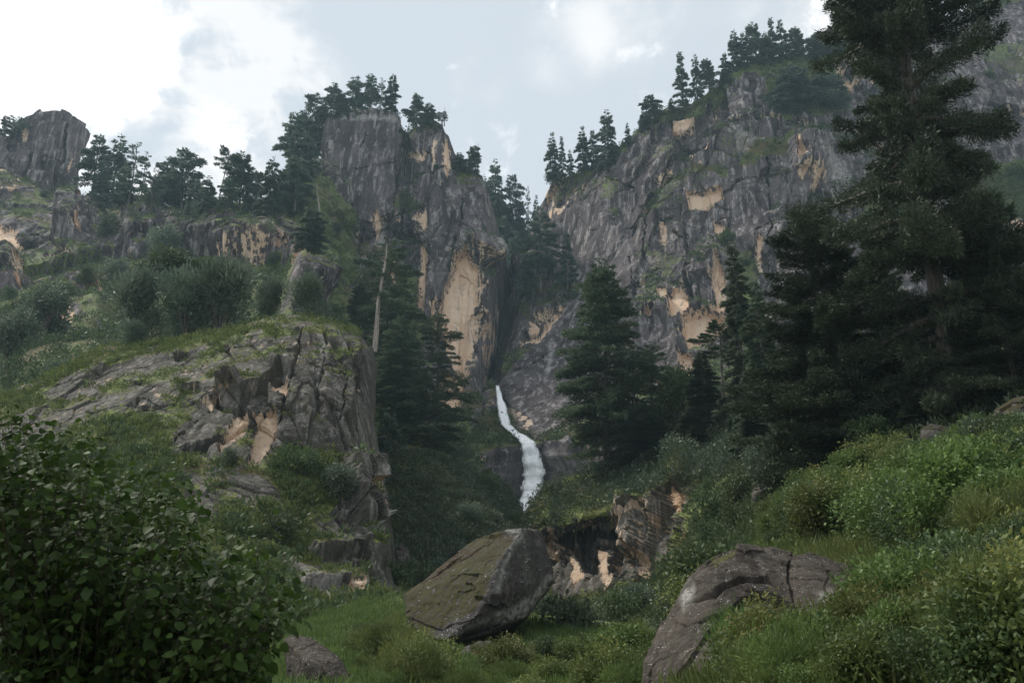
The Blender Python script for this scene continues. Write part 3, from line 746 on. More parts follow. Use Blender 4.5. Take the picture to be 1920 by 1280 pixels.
# --- near ground
NEAR = sheet('near_slope', [
    [(1180, 1400, 28), (1240, 1330, 29), (1300, 1230, 31), (1350, 1130, 35), (1400, 1050, 39), (1450, 1000, 41), (1500, 945, 42), (1600, 915, 42), (1700, 885, 42), (1800, 862, 42), (1920, 842, 40), (2010, 825, 38), (2500, 640, 34), (6000, 500, 40)],
    [(1180, 1420, 20), (1300, 1270, 23), (1400, 1125, 26), (1500, 1045, 28), (1600, 1015, 28), (1750, 970, 26), (1920, 930, 24), (2010, 910, 24), (2500, 800, 20), (6000, 600, 22)],
    [(1180, 1370, 14), (1400, 1240, 16), (1600, 1160, 16), (1920, 1060, 13), (2010, 1040, 13), (2500, 950, 10), (6000, 700, 11)],
    [(1180, 1440, 9), (1500, 1370, 8), (2010, 1270, 7), (2500, 1200, 6), (6000, 800, 7)],
    [(1180, 2000, 4), (2010, 2300, 3.5), (2500, 2400, 3.2), (6000, 1500, 3.2)]],
    340, (60, 60, 50, 30), M_SOIL, 'green hillside in the right foreground', cat='hillside', back=8, rock=(((2.5, 2.5, 2.5), 0.5, 0.6, 0.0),), fb=((4, 0.35, 'f'),), autofresh=0, autoveg=0.95, vegslope=-2, seed=81)
LAWN = sheet('meadow_ground', [
    [(-520, 1340, 36), (-120, 1290, 40), (340, 1195, 52), (560, 1172, 52), (640, 1136, 55), (700, 1122, 57), (770, 1118, 57), (1000, 1155, 54), (1100, 1175, 52), (1200, 1185, 48), (1310, 1190, 44)],
    [(-520, 1365, 26), (-120, 1330, 28), (340, 1250, 36), (560, 1208, 39), (700, 1187, 42), (770, 1212, 43), (900, 1236, 43), (1000, 1225, 42), (1100, 1238, 36), (1310, 1245, 30)],
    [(-520, 1390, 19), (-120, 1370, 20), (340, 1340, 22), (700, 1300, 25), (1000, 1305, 24), (1310, 1325, 20)],
    [(-520, 1500, 10), (-120, 1500, 10), (340, 1500, 10), (1310, 1500, 9)]],
    240, (50, 60, 40), M_SOIL, 'grassy ground around the boulder', cat='meadow', back=8, rock=(), fb=((6, 0.5, 'f'), (1.2, 0.08, 'f')), autofresh=0, autoveg=0.95, vegslope=-2, seed=83)
gx = np.linspace(-395, 395, 80)
gy = np.linspace(-35, 555, 60)
GX, GY = np.meshgrid(gx, gy)
GZ = -0.25 + 0.15 * fbm(np.stack([GX / 20, GY / 20, GX * 0], -1), 3, 5)
gi = np.arange(80 * 60).reshape(60, 80)
g = mk('ground', np.stack([GX, GY, GZ], -1), np.stack([gi[:-1, :-1], gi[:-1, 1:], gi[1:, 1:], gi[1:, :-1]], -1).reshape(-1, 4), M_SOIL, point=dict(veg=np.ones(4800) * 0.9))
tag(g, 'valley floor under the grass', 'ground', kind='structure')
# ------------------------------------------------------------------ haze in the valley air
hb = bmesh.new()
bmesh.ops.create_cube(hb, size=1.0)
hme = bpy.data.meshes.new('haze')
hb.to_mesh(hme)
hb.free()
haze = bpy.data.objects.new('haze', hme)
COL.objects.link(haze)
haze.location = (0, 262, 169)
haze.scale = (800, 604, 342)
tag(haze, 'thin blue haze in the valley air', 'haze', kind='stuff')
hm, ht = new_mat('haze')
pv = ht.n('ShaderNodeVolumePrincipled', {'Color': (0.58, 0.82, 0.96), 'Density': 0.0002, 'Anisotropy': 0.2})
ht.n('ShaderNodeOutputMaterial', {'Volume': pv})
hme.materials.append(hm)

# ------------------------------------------------------------------ plants
RNG = np.random.default_rng(7)


def unit(v):
    return v / (np.linalg.norm(v, axis=-1, keepdims=True) + 1e-9)


def rand_unit(n, rng):
    return unit(rng.normal(size=(n, 3)))


def tube(pts, rad, sides=6):
    """tapered tube along points"""
    pts = np.asarray(pts, float)
    n = len(pts)
    t = unit(np.gradient(pts, axis=0))
    ref = np.array([0.31, 0.95, 0.05]) if abs(t[0][2]) > 0.5 else np.array([0, 0, 1.0])
    a = unit(np.cross(t, ref))
    b = np.cross(t, a)
    th = np.arange(sides) / sides * 2 * math.pi
    V = pts[:, None] + np.asarray(rad)[:, None, None] * (np.cos(th)[None, :, None] * a[:, None] + np.sin(th)[None, :, None] * b[:, None])
    i = np.arange(n - 1)[:, None] * sides
    k = np.arange(sides)[None]
    k2 = (k + 1) % sides
    Fc = np.stack([i + k, i + k2, i + sides + k2, i + sides + k], -1).reshape(-1, 4)
    return V.reshape(-1, 3), Fc


def join(parts):
    V, Fs, o = [], [], 0
    for v, f in parts:
        V.append(v)
        Fs.append(f + o)
        o += len(v)
    return np.concatenate(V), np.concatenate(Fs)


def sprigs(pos, d, side, length, width):
    """narrow needle sprays: one kite each"""
    n = len(pos)
    l = length[:, None]
    w = width[:, None]
    v = np.stack([pos, pos + d * l * 0.45 + side * w * 0.5, pos + d * l, pos + d * l * 0.45 - side * w * 0.5], 1).reshape(-1, 3)
    f = np.arange(n * 4).reshape(n, 4)
    return v, f


def conifer(name, H_, Rad, style, nspr, slen, swid, seed, base=0.1, mat=None, nb=None, lean=0.0, limbs=1.0, bark=None, lob=1.0, rag=0.0):
    """trunk with limbs + crown of needle sprays; styles: fir, deodar, umbrella, spruce"""
    rng = np.random.default_rng(seed)
    nb = nb or int(H_ * 5)
    zz = np.sort(rng.random(nb) ** 0.9)
    z = H_ * (base + (0.985 - base) * zz)
    az = np.arange(nb) * 2.39996 + rng.normal(0, 0.5, nb)
    lobe = 1 + lob * (0.28 * np.sin(az * 2 + seed) * np.sin(zz * 9 + seed * 1.7) + 0.2 * np.sin(zz * 23 + seed + az)) + rag * rng.random(nb) ** 4
    if style == 'fir':
        prof = (1 - zz) ** 0.8 * np.minimum(1, 0.55 + zz * 4) + 0.05
        s0, dr, tip = -0.05, 0.35, 0.05
    elif style == 'spruce':
        prof = np.minimum(1, 0.75 + zz * 1.5) * (1 - zz ** 1.6) ** 0.85 + 0.05
        s0, dr, tip = 0.12, 0.55, 0.1
    elif style == 'bushy':
        prof = np.minimum(1, 0.8 + zz) * (1 - zz ** 1.7) ** 0.85 + 0.05
        s0, dr, tip = 0.12, 0.42, 0.22
    elif style == 'deodar':
        prof = np.minimum(1, 0.6 + zz * 2.0) * (1 - zz ** 2.2) ** 0.7 + 0.06
        s0, dr, tip = 0.12, 0.28, 0.0
    else:
        prof = np.sin(np.clip(zz * 0.9 + 0.1, 0, 1) * math.pi) ** 0.6 + 0.1
        s0, dr, tip = 0.3, 0.2, 0.0
    L = Rad * prof * np.clip(lobe, 0.45, 1.7) * rng.uniform(0.7, 1.1, nb)
    s0 = s0 + 0.55 * zz ** 2 + rng.normal(0, 0.10, nb)
    if style == 'deodar':                                    # flat tiers with gaps between them
        tier = np.round(z / (H_ * 0.045)) * H_ * 0.045
        z = z * 0.45 + tier * 0.55
        keep = rng.random(nb) < 0.85
        L = np.where(keep, L, L * 0.35)
    bx = lean * (z / H_) ** 1.5 * H_
    out = np.stack([np.cos(az), np.sin(az), np.zeros(nb)], -1)
    tan = np.stack([-np.sin(az), np.cos(az), np.zeros(nb)], -1)
    w = (L ** 1.5)
    bi = rng.choice(nb, nspr, p=w / w.sum())
    t = np.clip(rng.random(nspr) ** (0.62 if style != 'umbrella' else 0.5), 0.08, 1)
    Lb = L[bi]
    sd = np.where(rng.random(nspr) < 0.5, -1.0, 1.0)
    spread = 0.34 if style in ('deodar', 'umbrella') else 0.26
    lt = spread * Lb * (1.05 - t * 0.75) + 0.12 * slen
    s = rng.random(nspr) * lt
    td = unit(0.62 * out[bi] + (0.8 * sd)[:, None] * tan[bi])
    pz = z[bi] + Lb * (s0[bi] * t - dr * t ** 2 + tip * t ** 4)
    hang = {'bushy': 0.12, 'spruce': 0.30, 'fir': 0.2, 'deodar': 0.02, 'umbrella': -0.05}[style]
    pos = out[bi] * (Lb * t)[:, None] + td * s[:, None]
    pos[:, 2] += pz - hang * s + rng.normal(0, 0.025, nspr) * Lb
    pos[:, 0] += bx[bi]
    d = td * 0.6 + out[bi] * 0.45 + rng.normal(0, 0.55 if style == 'bushy' else 0.32, (nspr, 3))
    d[:, 2] -= {'bushy': -0.15, 'spruce': 0.55, 'fir': 0.3, 'deodar': -0.12, 'umbrella': -0.2}[style]
    d = unit(d)
    flat = {'bushy': 1.0, 'spruce': 0.8, 'fir': 0.7, 'deodar': 0.45, 'umbrella': 0.5}[style]
    side = unit(np.cross(d, np.array([0, 0, 1.0]) + rng.normal(0, flat, (nspr, 3))))
    ln = slen * rng.uniform(0.6, 1.3, nspr)
    V, Fc = sprigs(pos, d, side, ln, swid * rng.uniform(0.7, 1.3, nspr))
    tone = np.clip(0.45 + 0.22 * rng.normal(size=nb)[bi] + 0.2 * rng.normal(size=nspr), 0, 1)
    root = empty(name)
    mk('crown', V, Fc, mat, root, face=dict(tone=tone))
    zt = np.linspace(0, 1, 12)
    tp = np.stack([lean * zt ** 1.5 * H_ + 0.006 * H_ * np.sin(zt * 7 + seed), 0.006 * H_ * np.cos(zt * 6 + seed), zt * H_ * 0.985], -1)
    tp[0, 2] = -0.04 * H_
    parts = [tube(tp, H_ * 0.016 * (1 - zt) ** 0.8 + 0.0015 * H_, 7)]
    for b in range(nb):
        if rng.random() > limbs:
            continue
        tt = np.linspace(0, 0.85, 5)
        p = out[b] * (L[b] * tt)[:, None]
        p[:, 2] += z[b] + L[b] * (s0[b] * tt - dr * tt ** 2 + tip * tt ** 4)
        p[:, 0] += bx[b]
        parts.append(tube(p, 0.0055 * H_ * (1 - zz[b] * 0.7) * (1 - tt * 0.9) * (0.4 + 0.6 * L[b] / Rad), 4))
    V, Fc = join(parts)
    mk('trunk', V, Fc, bark or M_BARK, root, smooth=True)
    root['h'], root['w'] = float(H_), float(2 * Rad)
    return root


def leafy(name, H_, Rad, nleaf, ll, lw, seed, mat, lobes=9, low=0.15, fine=False, stem_mat=None, parts=('leaves', 'stems')):
    """rounded broadleaf shrub or small tree: stems fanning out to lobes of leaves"""
    rng = np.random.default_rng(seed)
    c = rand_unit(lobes, rng) * rng.uniform(0.35, 0.8, lobes)[:, None] * np.array([Rad, Rad, H_ * 0.42])
    c[:, 2] = H_ * 0.56 + c[:, 2]
    c = np.concatenate([c, [[0, 0, H_ * 0.6], [0.3 * Rad, -0.3 * Rad, H_ * low], [-0.4 * Rad, -0.2 * Rad, H_ * low], [0.1 * Rad, -0.5 * Rad, H_ * 0.3]]])
    nl = len(c)
    rr = rng.uniform(0.30, 0.55, nl) * Rad
    bi = rng.choice(nl, nleaf, p=rr ** 2 / (rr ** 2).sum())
    dirs = unit(rand_unit(nleaf, rng) + np.array([0, 0, 0.3]))
    r = rng.random(nleaf) ** 0.4 * (1 + 0.25 * np.sin(dirs[:, 0] * 7 + bi) * np.sin(dirs[:, 2] * 9))
    pos = c[bi] + dirs * (r * rr[bi])[:, None] * np.array([1, 1, 0.8 * H_ / (2 * Rad) + 0.3])
    pos[:, 2] = np.maximum(pos[:, 2], 0.02 * H_ + 0.05 * H_ * rng.random(nleaf))
    if fine:
        d = unit(dirs + np.array([0, 0, 0.7]) + rng.normal(0, 0.4, (nleaf, 3)))
    else:
        d = unit(dirs * 0.7 + rng.normal(0, 0.6, (nleaf, 3)))
    side = unit(np.cross(d, np.array([0, 0, 1.0]) + rng.normal(0, 0.6, (nleaf, 3))))
    V, Fc = sprigs(pos, d, side, ll * rng.uniform(0.6, 1.3, nleaf), lw * rng.uniform(0.7, 1.3, nleaf))
    tone = np.clip(0.45 + 0.2 * rng.normal(size=nl)[bi] + 0.2 * rng.normal(size=nleaf), 0, 1)
    root = empty(name)
    mk(parts[0], V, Fc, mat, root, face=dict(tone=tone))
    st = []
    for k in range(nl):
        tt = np.linspace(0, 1, 5)[:, None]
        p = c[k] * tt + np.array([0, 0, -0.05 * H_]) * (1 - tt) + np.array([0, 0, 0.12 * H_]) * tt * (1 - tt)
        st.append(tube(p, H_ * 0.014 * (1.1 - tt[:, 0]), 4))
    V, Fc = join(st)
    mk(parts[1], V, Fc, stem_mat or M_BARK, root, smooth=True)
    root['h'], root['w'] = float(H_), float(2 * Rad)
    return root


PROTO = {}
USED = {}


def protos():
    """one of each kind of plant; the first use moves it, later uses copy it"""
    P_ = PROTO
    P_['fir'] = [conifer('conifer_tree', 18, 2.9, 'fir', 7000, 0.75, 0.24, 100 + k, 0.06, M_FAR, 70, limbs=0.2) for k in range(3)]
    P_['deodar'] = [conifer('conifer_tree', 18, 4.4, 'deodar', 8000, 0.85, 0.30, 110 + k, (0.08, 0.16, 0.1, 0.2)[k], M_FAR, 75, lean=(0.0, 0.08, -0.05, 0.05)[k], limbs=0.5) for k in range(4)]
    P_['dense'] = [conifer('conifer_tree', 18, 4.6, 'spruce', 9000, 0.85, 0.3, 120 + k, 0.02, M_FAR, 90, limbs=0.1) for k in range(2)]
    P_['umbrella'] = [conifer('pine_tree', 16, 4.2, 'umbrella', 2600, 0.8, 0.28, 130 + k, (0.62, 0.5)[k], M_FAR, 26, lean=(0.14, 0.04)[k], limbs=1) for k in range(2)]
    P_['airy'] = [conifer('conifer_tree', 20, 4.6, 'deodar', 4200, 0.8, 0.26, 140, 0.12, M_FAR, 44, limbs=1)]
    P_['middeodar'] = [conifer('deodar_tree', 36, 8.0, 'deodar', 80000, 0.62, 0.19, 150 + k, 0.05, M_FIR, 300, limbs=0.6, lean=(0, 0.03, -0.03)[k], lob=0.5) for k in range(3)]
    P_['midairy'] = [conifer('deodar_tree', 36, 9.0, 'deodar', 46000, 0.66, 0.2, 155 + k, 0.05, M_FIR, 110, limbs=1, lean=(0.02, -0.03)[k], lob=1.3, rag=0.3) for k in range(2)]
    P_['midfir'] = [conifer('fir_tree', 34, 4.4, 'fir', 45000, 0.7, 0.17, 160 + k, 0.03, M_FIR, 200, limbs=0.5) for k in range(2)]
    P_['midumbrella'] = [conifer('pine_tree', 24, 4.0, 'umbrella', 9000, 0.6, 0.16, 165, 0.66, M_FIR, 34, limbs=1)]
    P_['spruce'] = [conifer('spruce_tree', 26, 6.2, 'bushy', 200000, 0.36, 0.075, 170 + k, 0.02, M_SPRUCE, 300, limbs=1, lean=(0.0, 0.02)[k], lob=1.1, rag=0.4) for k in range(2)]
    P_['giant'] = [conifer('spruce_tree', 50, 7.6, 'bushy', 240000, 0.46, 0.09, 175, 0.03, M_SPRUCE, 300, limbs=1, lob=1.3, rag=0.9)]
    P_['shrubtree'] = [leafy('bush', 6, 3.2, 5200, 0.42, 0.2, 180 + k, (M_GREY, M_BUSH, M_GREY)[k], 14) for k in range(3)]
    P_['pinebush'] = [leafy('pine_bush', 6, 3.0, 6500, 0.55, 0.12, 184 + k, M_GREY, 16, fine=True) for k in range(2)]


def place(kind, k, loc, h, w, rz, label, cat, group=None, name=None):
    p = PROTO[kind][k % len(PROTO[kind])]
    if p.name in USED:
        o = copy_tree(p)
    else:
        o = p
        USED[p.name] = 1
    o.location = [float(x) for x in loc]
    o.rotation_euler = (0, 0, rz)
    sxy = w / p['w']
    o.scale = (sxy, sxy, h / p['h'])
    for key in ('group',):
        if key in o:
            del o[key]
    return tag(o, label, cat, group)


def tree(kind, k, px, base, top, width, sh, label, cat='tree', Y=None, push=0.0, sink=0.6, rz=None, group=None):
    """stand a plant on a terrain sheet at photo pixel (px, base), reaching up to pixel row top"""
    p = hit(sh, px, base) if Y is None else at(px, base, Y)
    if push:
        p = p + np.array([0, push, 0])
    q = at(px, top, p[1])
    dist = np.linalg.norm(p - np.array([0, 0, CAMZ]))
    h = max(q[2] - p[2], 1.0)
    w = width / F * dist * 1.0
    if rz is None:
        rz = random.Random(int(px * 7 + base)).uniform(0, 6.28)
    return place(kind, k, p - np.array([0, 0, sink]), h + sink, w, rz, label, cat, group)


protos()
D_, E_, B_, C_, G_, I_, J_, K_, L_ = CENTRAL, MASSIF, RIDGE, SLAB, GULLY_BACK, GULLY, WOODED, NEAR, LAWN

# conifers on the ridge left of the central cliff
tree('deodar', 0, 170, 352, 258, 52, B_, 'hazy conifer beside the leaning rock tower, first of the ridge trees')
tree('fir', 0, 208, 376, 250, 50, B_, 'tallest hazy conifer right of the rock tower on the left ridge')
tree('airy', 0, 240, 384, 268, 46, B_, 'thin see-through conifer between the tall hazy one and the slim leaning one')
tree('airy', 0, 265, 360, 285, 26, B_, 'slim sparse conifer at the right end of the hazy tower group')
tree('dense', 0, 306, 386, 292, 62, B_, 'left half of the wide dark twin conifers on the left ridge')
tree('deodar', 1, 338, 392, 276, 72, B_, 'wide round-topped conifer with a pale leaning trunk on the left ridge')
tree('dense', 1, 386, 398, 328, 40, B_, 'low dark conifer at the foot of the flat-topped leaning pine')
tree('umbrella', 0, 403, 358, 287, 42, B_, 'flat-topped pine leaning right on a bare trunk against the sky')
tree('deodar', 2, 447, 382, 288, 66, B_, 'broad conifer with a sloping left side between flat-topped pine and tall leaning tree')
tree('deodar', 3, 520, 302, 215, 50, B_, 'open crowned conifer left of the leaning tree below the pillar top', push=-2)
tree('dense', 0, 505, 398, 292, 50, B_, 'dark dense conifer below the open crowned conifer on the ridge')
tree('deodar', 1, 578, 278, 178, 52, D_, 'tall conifer leaning right just left of the pillar cliff', Y=338)
tree('dense', 1, 572, 330, 248, 52, B_, 'dark conifer under the tall leaning one left of the pillar', push=-3)
tree('deodar', 0, 561, 402, 296, 66, B_, 'layered conifer against the left edge of the pillar cliff', push=-6)
tree('dense', 0, 594, 490, 384, 66, B_, 'round dark conifer low in the corner beside the pillar cliff', push=-8)
tree('deodar', 2, 622, 226, 156, 36, D_, 'conifer on the left shoulder of the pillar cliff top')
tree('deodar', 1, 661, 207, 149, 40, D_, 'wide conifer leaning right at the edge of the pillar top', push=3)
tree('deodar', 3, 690, 206, 141, 32, D_, 'dark conifer second from the left on the flat pillar top', push=2)
tree('airy', 0, 710, 205, 147, 22, D_, 'thin conifer with bare lower trunk on the pillar top', push=2)
tree('fir', 1, 733, 207, 139, 34, D_, 'rightmost dense conifer on the flat pillar top', push=1)
tree('deodar', 0, 776, 235, 178, 36, D_, 'taller of the two conifers on the right-hand pillar head')
tree('dense', 1, 801, 231, 192, 34, D_, 'squat round conifer beside the taller one on the right pillar head')
tree('umbrella', 1, 847, 240, 216, 22, D_, 'tiny round pine on the brow right of the pillar head')
tree('dense', 0, 863, 318, 285, 30, D_, 'small bushy conifer on the stepped shoulder right of the pillar')
tree('deodar', 2, 886, 325, 274, 32, D_, 'grey conifer on the stepped shoulder beside a dead spike')
tree('dense', 1, 927, 400, 296, 46, G_, 'tall dome-shaped conifer at the left lip of the gorge')
tree('deodar', 0, 962, 432, 327, 42, G_, 'layered conifer right of the dome-shaped tree in the gorge')
tree('fir', 2, 975, 452, 364, 26, G_, 'dark narrow conifer below the layered tree in the gorge')
tree('airy', 0, 990, 440, 350, 16, G_, 'thin spire conifer at the notch of the gorge')
tree('fir', 0, 1004, 450, 364, 20, G_, 'small pointed conifer touching the right wall of the gorge')
tree('dense', 0, 945, 480, 400, 44, G_, 'dark conifer half way down the wooded gorge gully')
tree('dense', 1, 965, 520, 430, 44, G_, 'lowest dark conifer in the gully left of the shelf trees')
tree('deodar', 3, 1010, 546, 392, 64, E_, 'big dark conifer on the shelf at the right wall of the gorge', push=-4)
tree('dense', 0, 985, 552, 470, 40, E_, 'low dark conifer at the left end of the gorge shelf', push=-4)
tree('fir', 1, 1060, 540, 434, 42, E_, 'narrow conifer on the gorge shelf against the grey wall', push=-3)
for k, (x, b, t, w, kd, lb) in enumerate((
        (188, 384, 292, 40, 'dense', 'low dark conifer filling the gap between the first two ridge trees'), (226, 388, 300, 38, 'fir', 'short fir in front of the tallest hazy conifer'),
        (282, 394, 318, 34, 'airy', 'thin young conifer at the left foot of the wide dark twins'), (362, 398, 335, 36, 'dense', 'low conifer between the wide round-topped one and the flat-topped pine'),
        (424, 392, 334, 36, 'deodar', 'small layered conifer right of the flat-topped pine'), (472, 396, 318, 40, 'dense', 'dark conifer behind the broad one with the sloping left side'),
        (533, 400, 318, 46, 'deodar', 'layered conifer right of the dark dense one on the ridge'), (545, 345, 240, 38, 'fir', 'slim fir between the open crowned conifer and the leaning one'))):
    tree(kd, k, x, b, t, w, B_, lb)
tree('fir', 1, 602, 262, 182, 30, D_, 'slim fir on the shoulder left of the pillar cliff', Y=338)
tree('dense', 0, 590, 300, 225, 36, D_, 'dark conifer tucked against the left side of the pillar head', Y=338)
tree('dense', 1, 642, 214, 172, 30, D_, 'low bushy conifer on the left corner of the pillar top')
# conifers on the skyline of the right massif
tree('fir', 0, 1027, 342, 247, 32, E_, 'tall fir at the left end of the right skyline, beside the gorge')
tree('fir', 1, 1051, 332, 254, 20, E_, 'slim fir second from the gorge on the right skyline')
tree('fir', 2, 1068, 328, 281, 18, E_, 'short fir third from the gorge on the right skyline')
tree('fir', 0, 1091, 326, 236, 32, E_, 'pointed fir fourth from the gorge on the right skyline')
tree('fir', 1, 1113, 318, 243, 30, E_, 'fir tucked left of the big dome-shaped conifer on the right skyline')
tree('dense', 1, 1142, 308, 204, 52, E_, 'big dome-shaped conifer on the right skyline')
tree('fir', 2, 1176, 272, 230, 16, E_, 'small thin fir right of the big dome-shaped conifer')
tree('deodar', 0, 1222, 240, 179, 40, E_, 'conifer with spreading branches half way up the right skyline')
tree('fir', 0, 1206, 246, 205, 22, E_, 'low fir at the foot of the spreading conifer on the right skyline')
tree('fir', 2, 1262, 210, 184, 16, E_, 'tiny fir left of the tall narrow fir on the right skyline')
tree('fir', 1, 1278, 198, 95, 32, E_, 'tall narrow fir standing alone on the steep right skyline')
tree('fir', 0, 1307, 186, 100, 24, E_, 'narrow fir second from the lone tall fir on the right skyline')
tree('deodar', 2, 1332, 172, 112, 34, E_, 'bushy conifer between the narrow fir and the ridge-top grove')
tree('fir', 1, 1361, 156, 99, 26, E_, 'slender fir at the left foot of the ridge-top grove')
for k, (x, b, t, w, kd, lb) in enumerate((
        (1380, 130, 56, 32, 'fir', 'leftmost tall fir of the grove on the ridge top'), (1398, 126, 60, 24, 'fir', 'dark fir second from the left in the ridge-top grove'),
        (1420, 124, 44, 40, 'deodar', 'broad fir in the middle of the ridge-top grove'), (1440, 122, 60, 30, 'fir', 'shorter fir between the two tallest of the ridge-top grove'),
        (1453, 116, 32, 26, 'fir', 'highest pointed fir of the ridge-top grove'), (1470, 114, 38, 32, 'fir', 'fir right of the highest pointed one on the ridge top'),
        (1501, 110, 53, 36, 'deodar', 'layered conifer right of the ridge-top firs'), (1538, 104, 60, 54, 'dense', 'wide low conifer at the right end of the ridge-top grove'),
        (1570, 100, 68, 40, 'dense', 'low conifer beside the giant spruce on the ridge top'), (1592, 98, 50, 26, 'fir', 'fir half hidden by the giant spruce on the ridge top'))):
    tree(kd, k, x, b, t, w, E_, lb)
tree('dense', 0, 1490, 196, 122, 84, E_, 'broad dark conifer clump below the ridge-top grove, left one')
tree('dense', 1, 1550, 200, 136, 84, E_, 'broad dark conifer below the ridge-top grove, right one')
tree('dense', 0, 1475, 212, 165, 50, E_, 'low dark conifer at the lower left of the broad clump under the ridge top')
tree('dense', 1, 1610, 96, 40, 50, E_, 'dark conifer behind the giant spruce on the skyline')
tree('dense', 0, 1690, 420, 330, 60, E_, 'conifer on the cliff behind the giant spruce')

# middle distance
tree('midairy', 0, 722, 690, 450, 128, I_, 'dark deodar behind the bleached dead trunk', Y=176)
tree('middeodar', 2, 668, 640, 530, 50, I_, 'shorter deodar just left of the bleached dead trunk', Y=180)
tree('middeodar', 1, 748, 800, 590, 108, I_, 'dense deodar below the bleached dead trunk', Y=158)
tree('midairy', 1, 820, 775, 586, 100, I_, 'open deodar with long flat branches in front of the tan scar', Y=165)
tree('midairy', 0, 806, 875, 718, 130, I_, 'squat dark deodar left of the waterfall', Y=154)
tree('dense', 0, 725, 900, 760, 76, I_, 'dark tree filling the corner right of the slab dome', Y=148)
tree('middeodar', 0, 1142, 905, 486, 178, J_, 'huge layered deodar right of the waterfall', Y=122)
tree('midairy', 1, 1225, 850, 640, 100, J_, 'lower deodar merging into the right side of the huge layered one', Y=124)
tree('middeodar', 2, 1215, 880, 760, 110, J_, 'low spreading deodar right of the foot of the huge layered one', Y=118)
tree('midfir', 0, 1325, 812, 655, 92, J_, 'dark fir left of the two thin bare trunks', Y=116)
tree('midumbrella', 0, 1362, 795, 610, 84, J_, 'thin pine with a flat crown on a bare trunk before the tan scar', Y=113)
tree('midfir', 1, 1405, 830, 448, 96, J_, 'tall narrow fir left of the big spruce', Y=108)
tree('midfir', 0, 1440, 820, 520, 90, J_, 'dark fir between the tall narrow fir and the big spruce', Y=98)
tree('midfir', 1, 1420, 900, 740, 96, J_, 'low dark fir at the left foot of the big spruce', Y=88)
tree('midfir', 0, 1300, 850, 760, 80, J_, 'low fir at the edge above the tan rock pillar', Y=110)
tree('shrubtree', 1, 1268, 790, 690, 84, J_, 'light green broadleaf tree right of the huge layered deodar', Y=120)

# big spruces on the right
tree('spruce', 0, 1583, 900, 392, 310, J_, 'big bushy spruce with upturned top shoots in the right middle', Y=58)
tree('spruce', 1, 1690, 850, 440, 190, J_, 'dark spruce between the big bushy one and the giant', Y=66)
tree('giant', 0, 1806, 815, -480, 290, J_, 'giant dark spruce reaching out of the top right of the picture', Y=52)
tree('spruce', 0, 1915, 800, 370, 200, J_, 'dark spruce at the right edge in front of the giant', Y=50)
tree('midfir', 0, 1712, 815, 705, 56, J_, 'small young fir at the right foot of the big bushy spruce', Y=52)
tree('shrubtree', 0, 1790, 800, 720, 90, J_, 'round dark bush under the giant spruce', Y=54)

# bushes on the left hill
tree('pinebush', 0, 258, 628, 512, 108, B_, 'grey-green pine bush left on the brow of the slab dome', cat='bush', Y=112)
tree('pinebush', 1, 350, 625, 520, 110, B_, 'grey-green pine bush second from the left on the slab dome', cat='bush', Y=110)
tree('pinebush', 0, 412, 612, 488, 120, B_, 'largest grey-green pine bush on the brow of the slab dome', cat='bush', Y=109)
tree('pinebush', 1, 505, 596, 528, 52, B_, 'small narrow pine bush between the large ones on the dome', cat='bush', Y=106)
tree('pinebush', 0, 580, 605, 518, 84, B_, 'rounded pine bush standing alone at the right of the dome brow', cat='bush', Y=105)
tree('pinebush', 1, 248, 645, 604, 50, B_, 'small silvery bush low at the left of the dome brow', cat='bush', Y=106)
tree('shrubtree', 1, 310, 540, 475, 110, B_, 'light green broadleaf bush above the pine bushes', cat='bush', Y=150)
tree('shrubtree', 1, 380, 530, 490, 90, B_, 'flat light green bush above the largest pine bush', cat='bush', Y=150)
tree('shrubtree', 0, 15, 660, 580, 76, B_, 'dark round bush at the left edge of the picture', cat='bush', Y=128)
tree('shrubtree', 2, 85, 610, 540, 90, B_, 'mid green bush left of the broken dark outcrop', cat='bush', Y=150)
tree('shrubtree', 0, 300, 480, 420, 60, B_, 'dark bush under the grey outcrop on the left ridge', cat='bush', Y=235)
# ------------------------------------------------------------------ waterfall
mw, tw = new_mat('falling_water')
pos = tw.n('ShaderNodeNewGeometry').outputs['Position']
edge = tw.n('ShaderNodeAttribute', attribute_name='edge').outputs['Fac']
sn = tw.noise(tw.mapping(pos, (2.2, 2.2, 0.28)), 1.0, 6, 0.65, 0.3)
wc = tw.mix(tw.ramp(sn, 0.3, 0.62), (0.80, 0.81, 0.82), (0.97, 0.97, 0.97))
wb = tw.n('ShaderNodeBsdfPrincipled', {'Base Color': wc, 'Roughness': 0.55, 'Normal': tw.n('ShaderNodeBump', {'Height': sn, 'Strength': 0.5, 'Distance': 0.4})})
wtr = tw.n('ShaderNodeBsdfTransparent')
wa = tw.ramp(tw.math('ADD', edge, tw.math('MULTIPLY', tw.math('SUBTRACT', sn, 0.5), 1.7)), 1.05, 0.45)
wm = tw.n('ShaderNodeMixShader', {0: wa, 1: wtr, 2: wb})
tw.n('ShaderNodeOutputMaterial', {'Surface': wm})


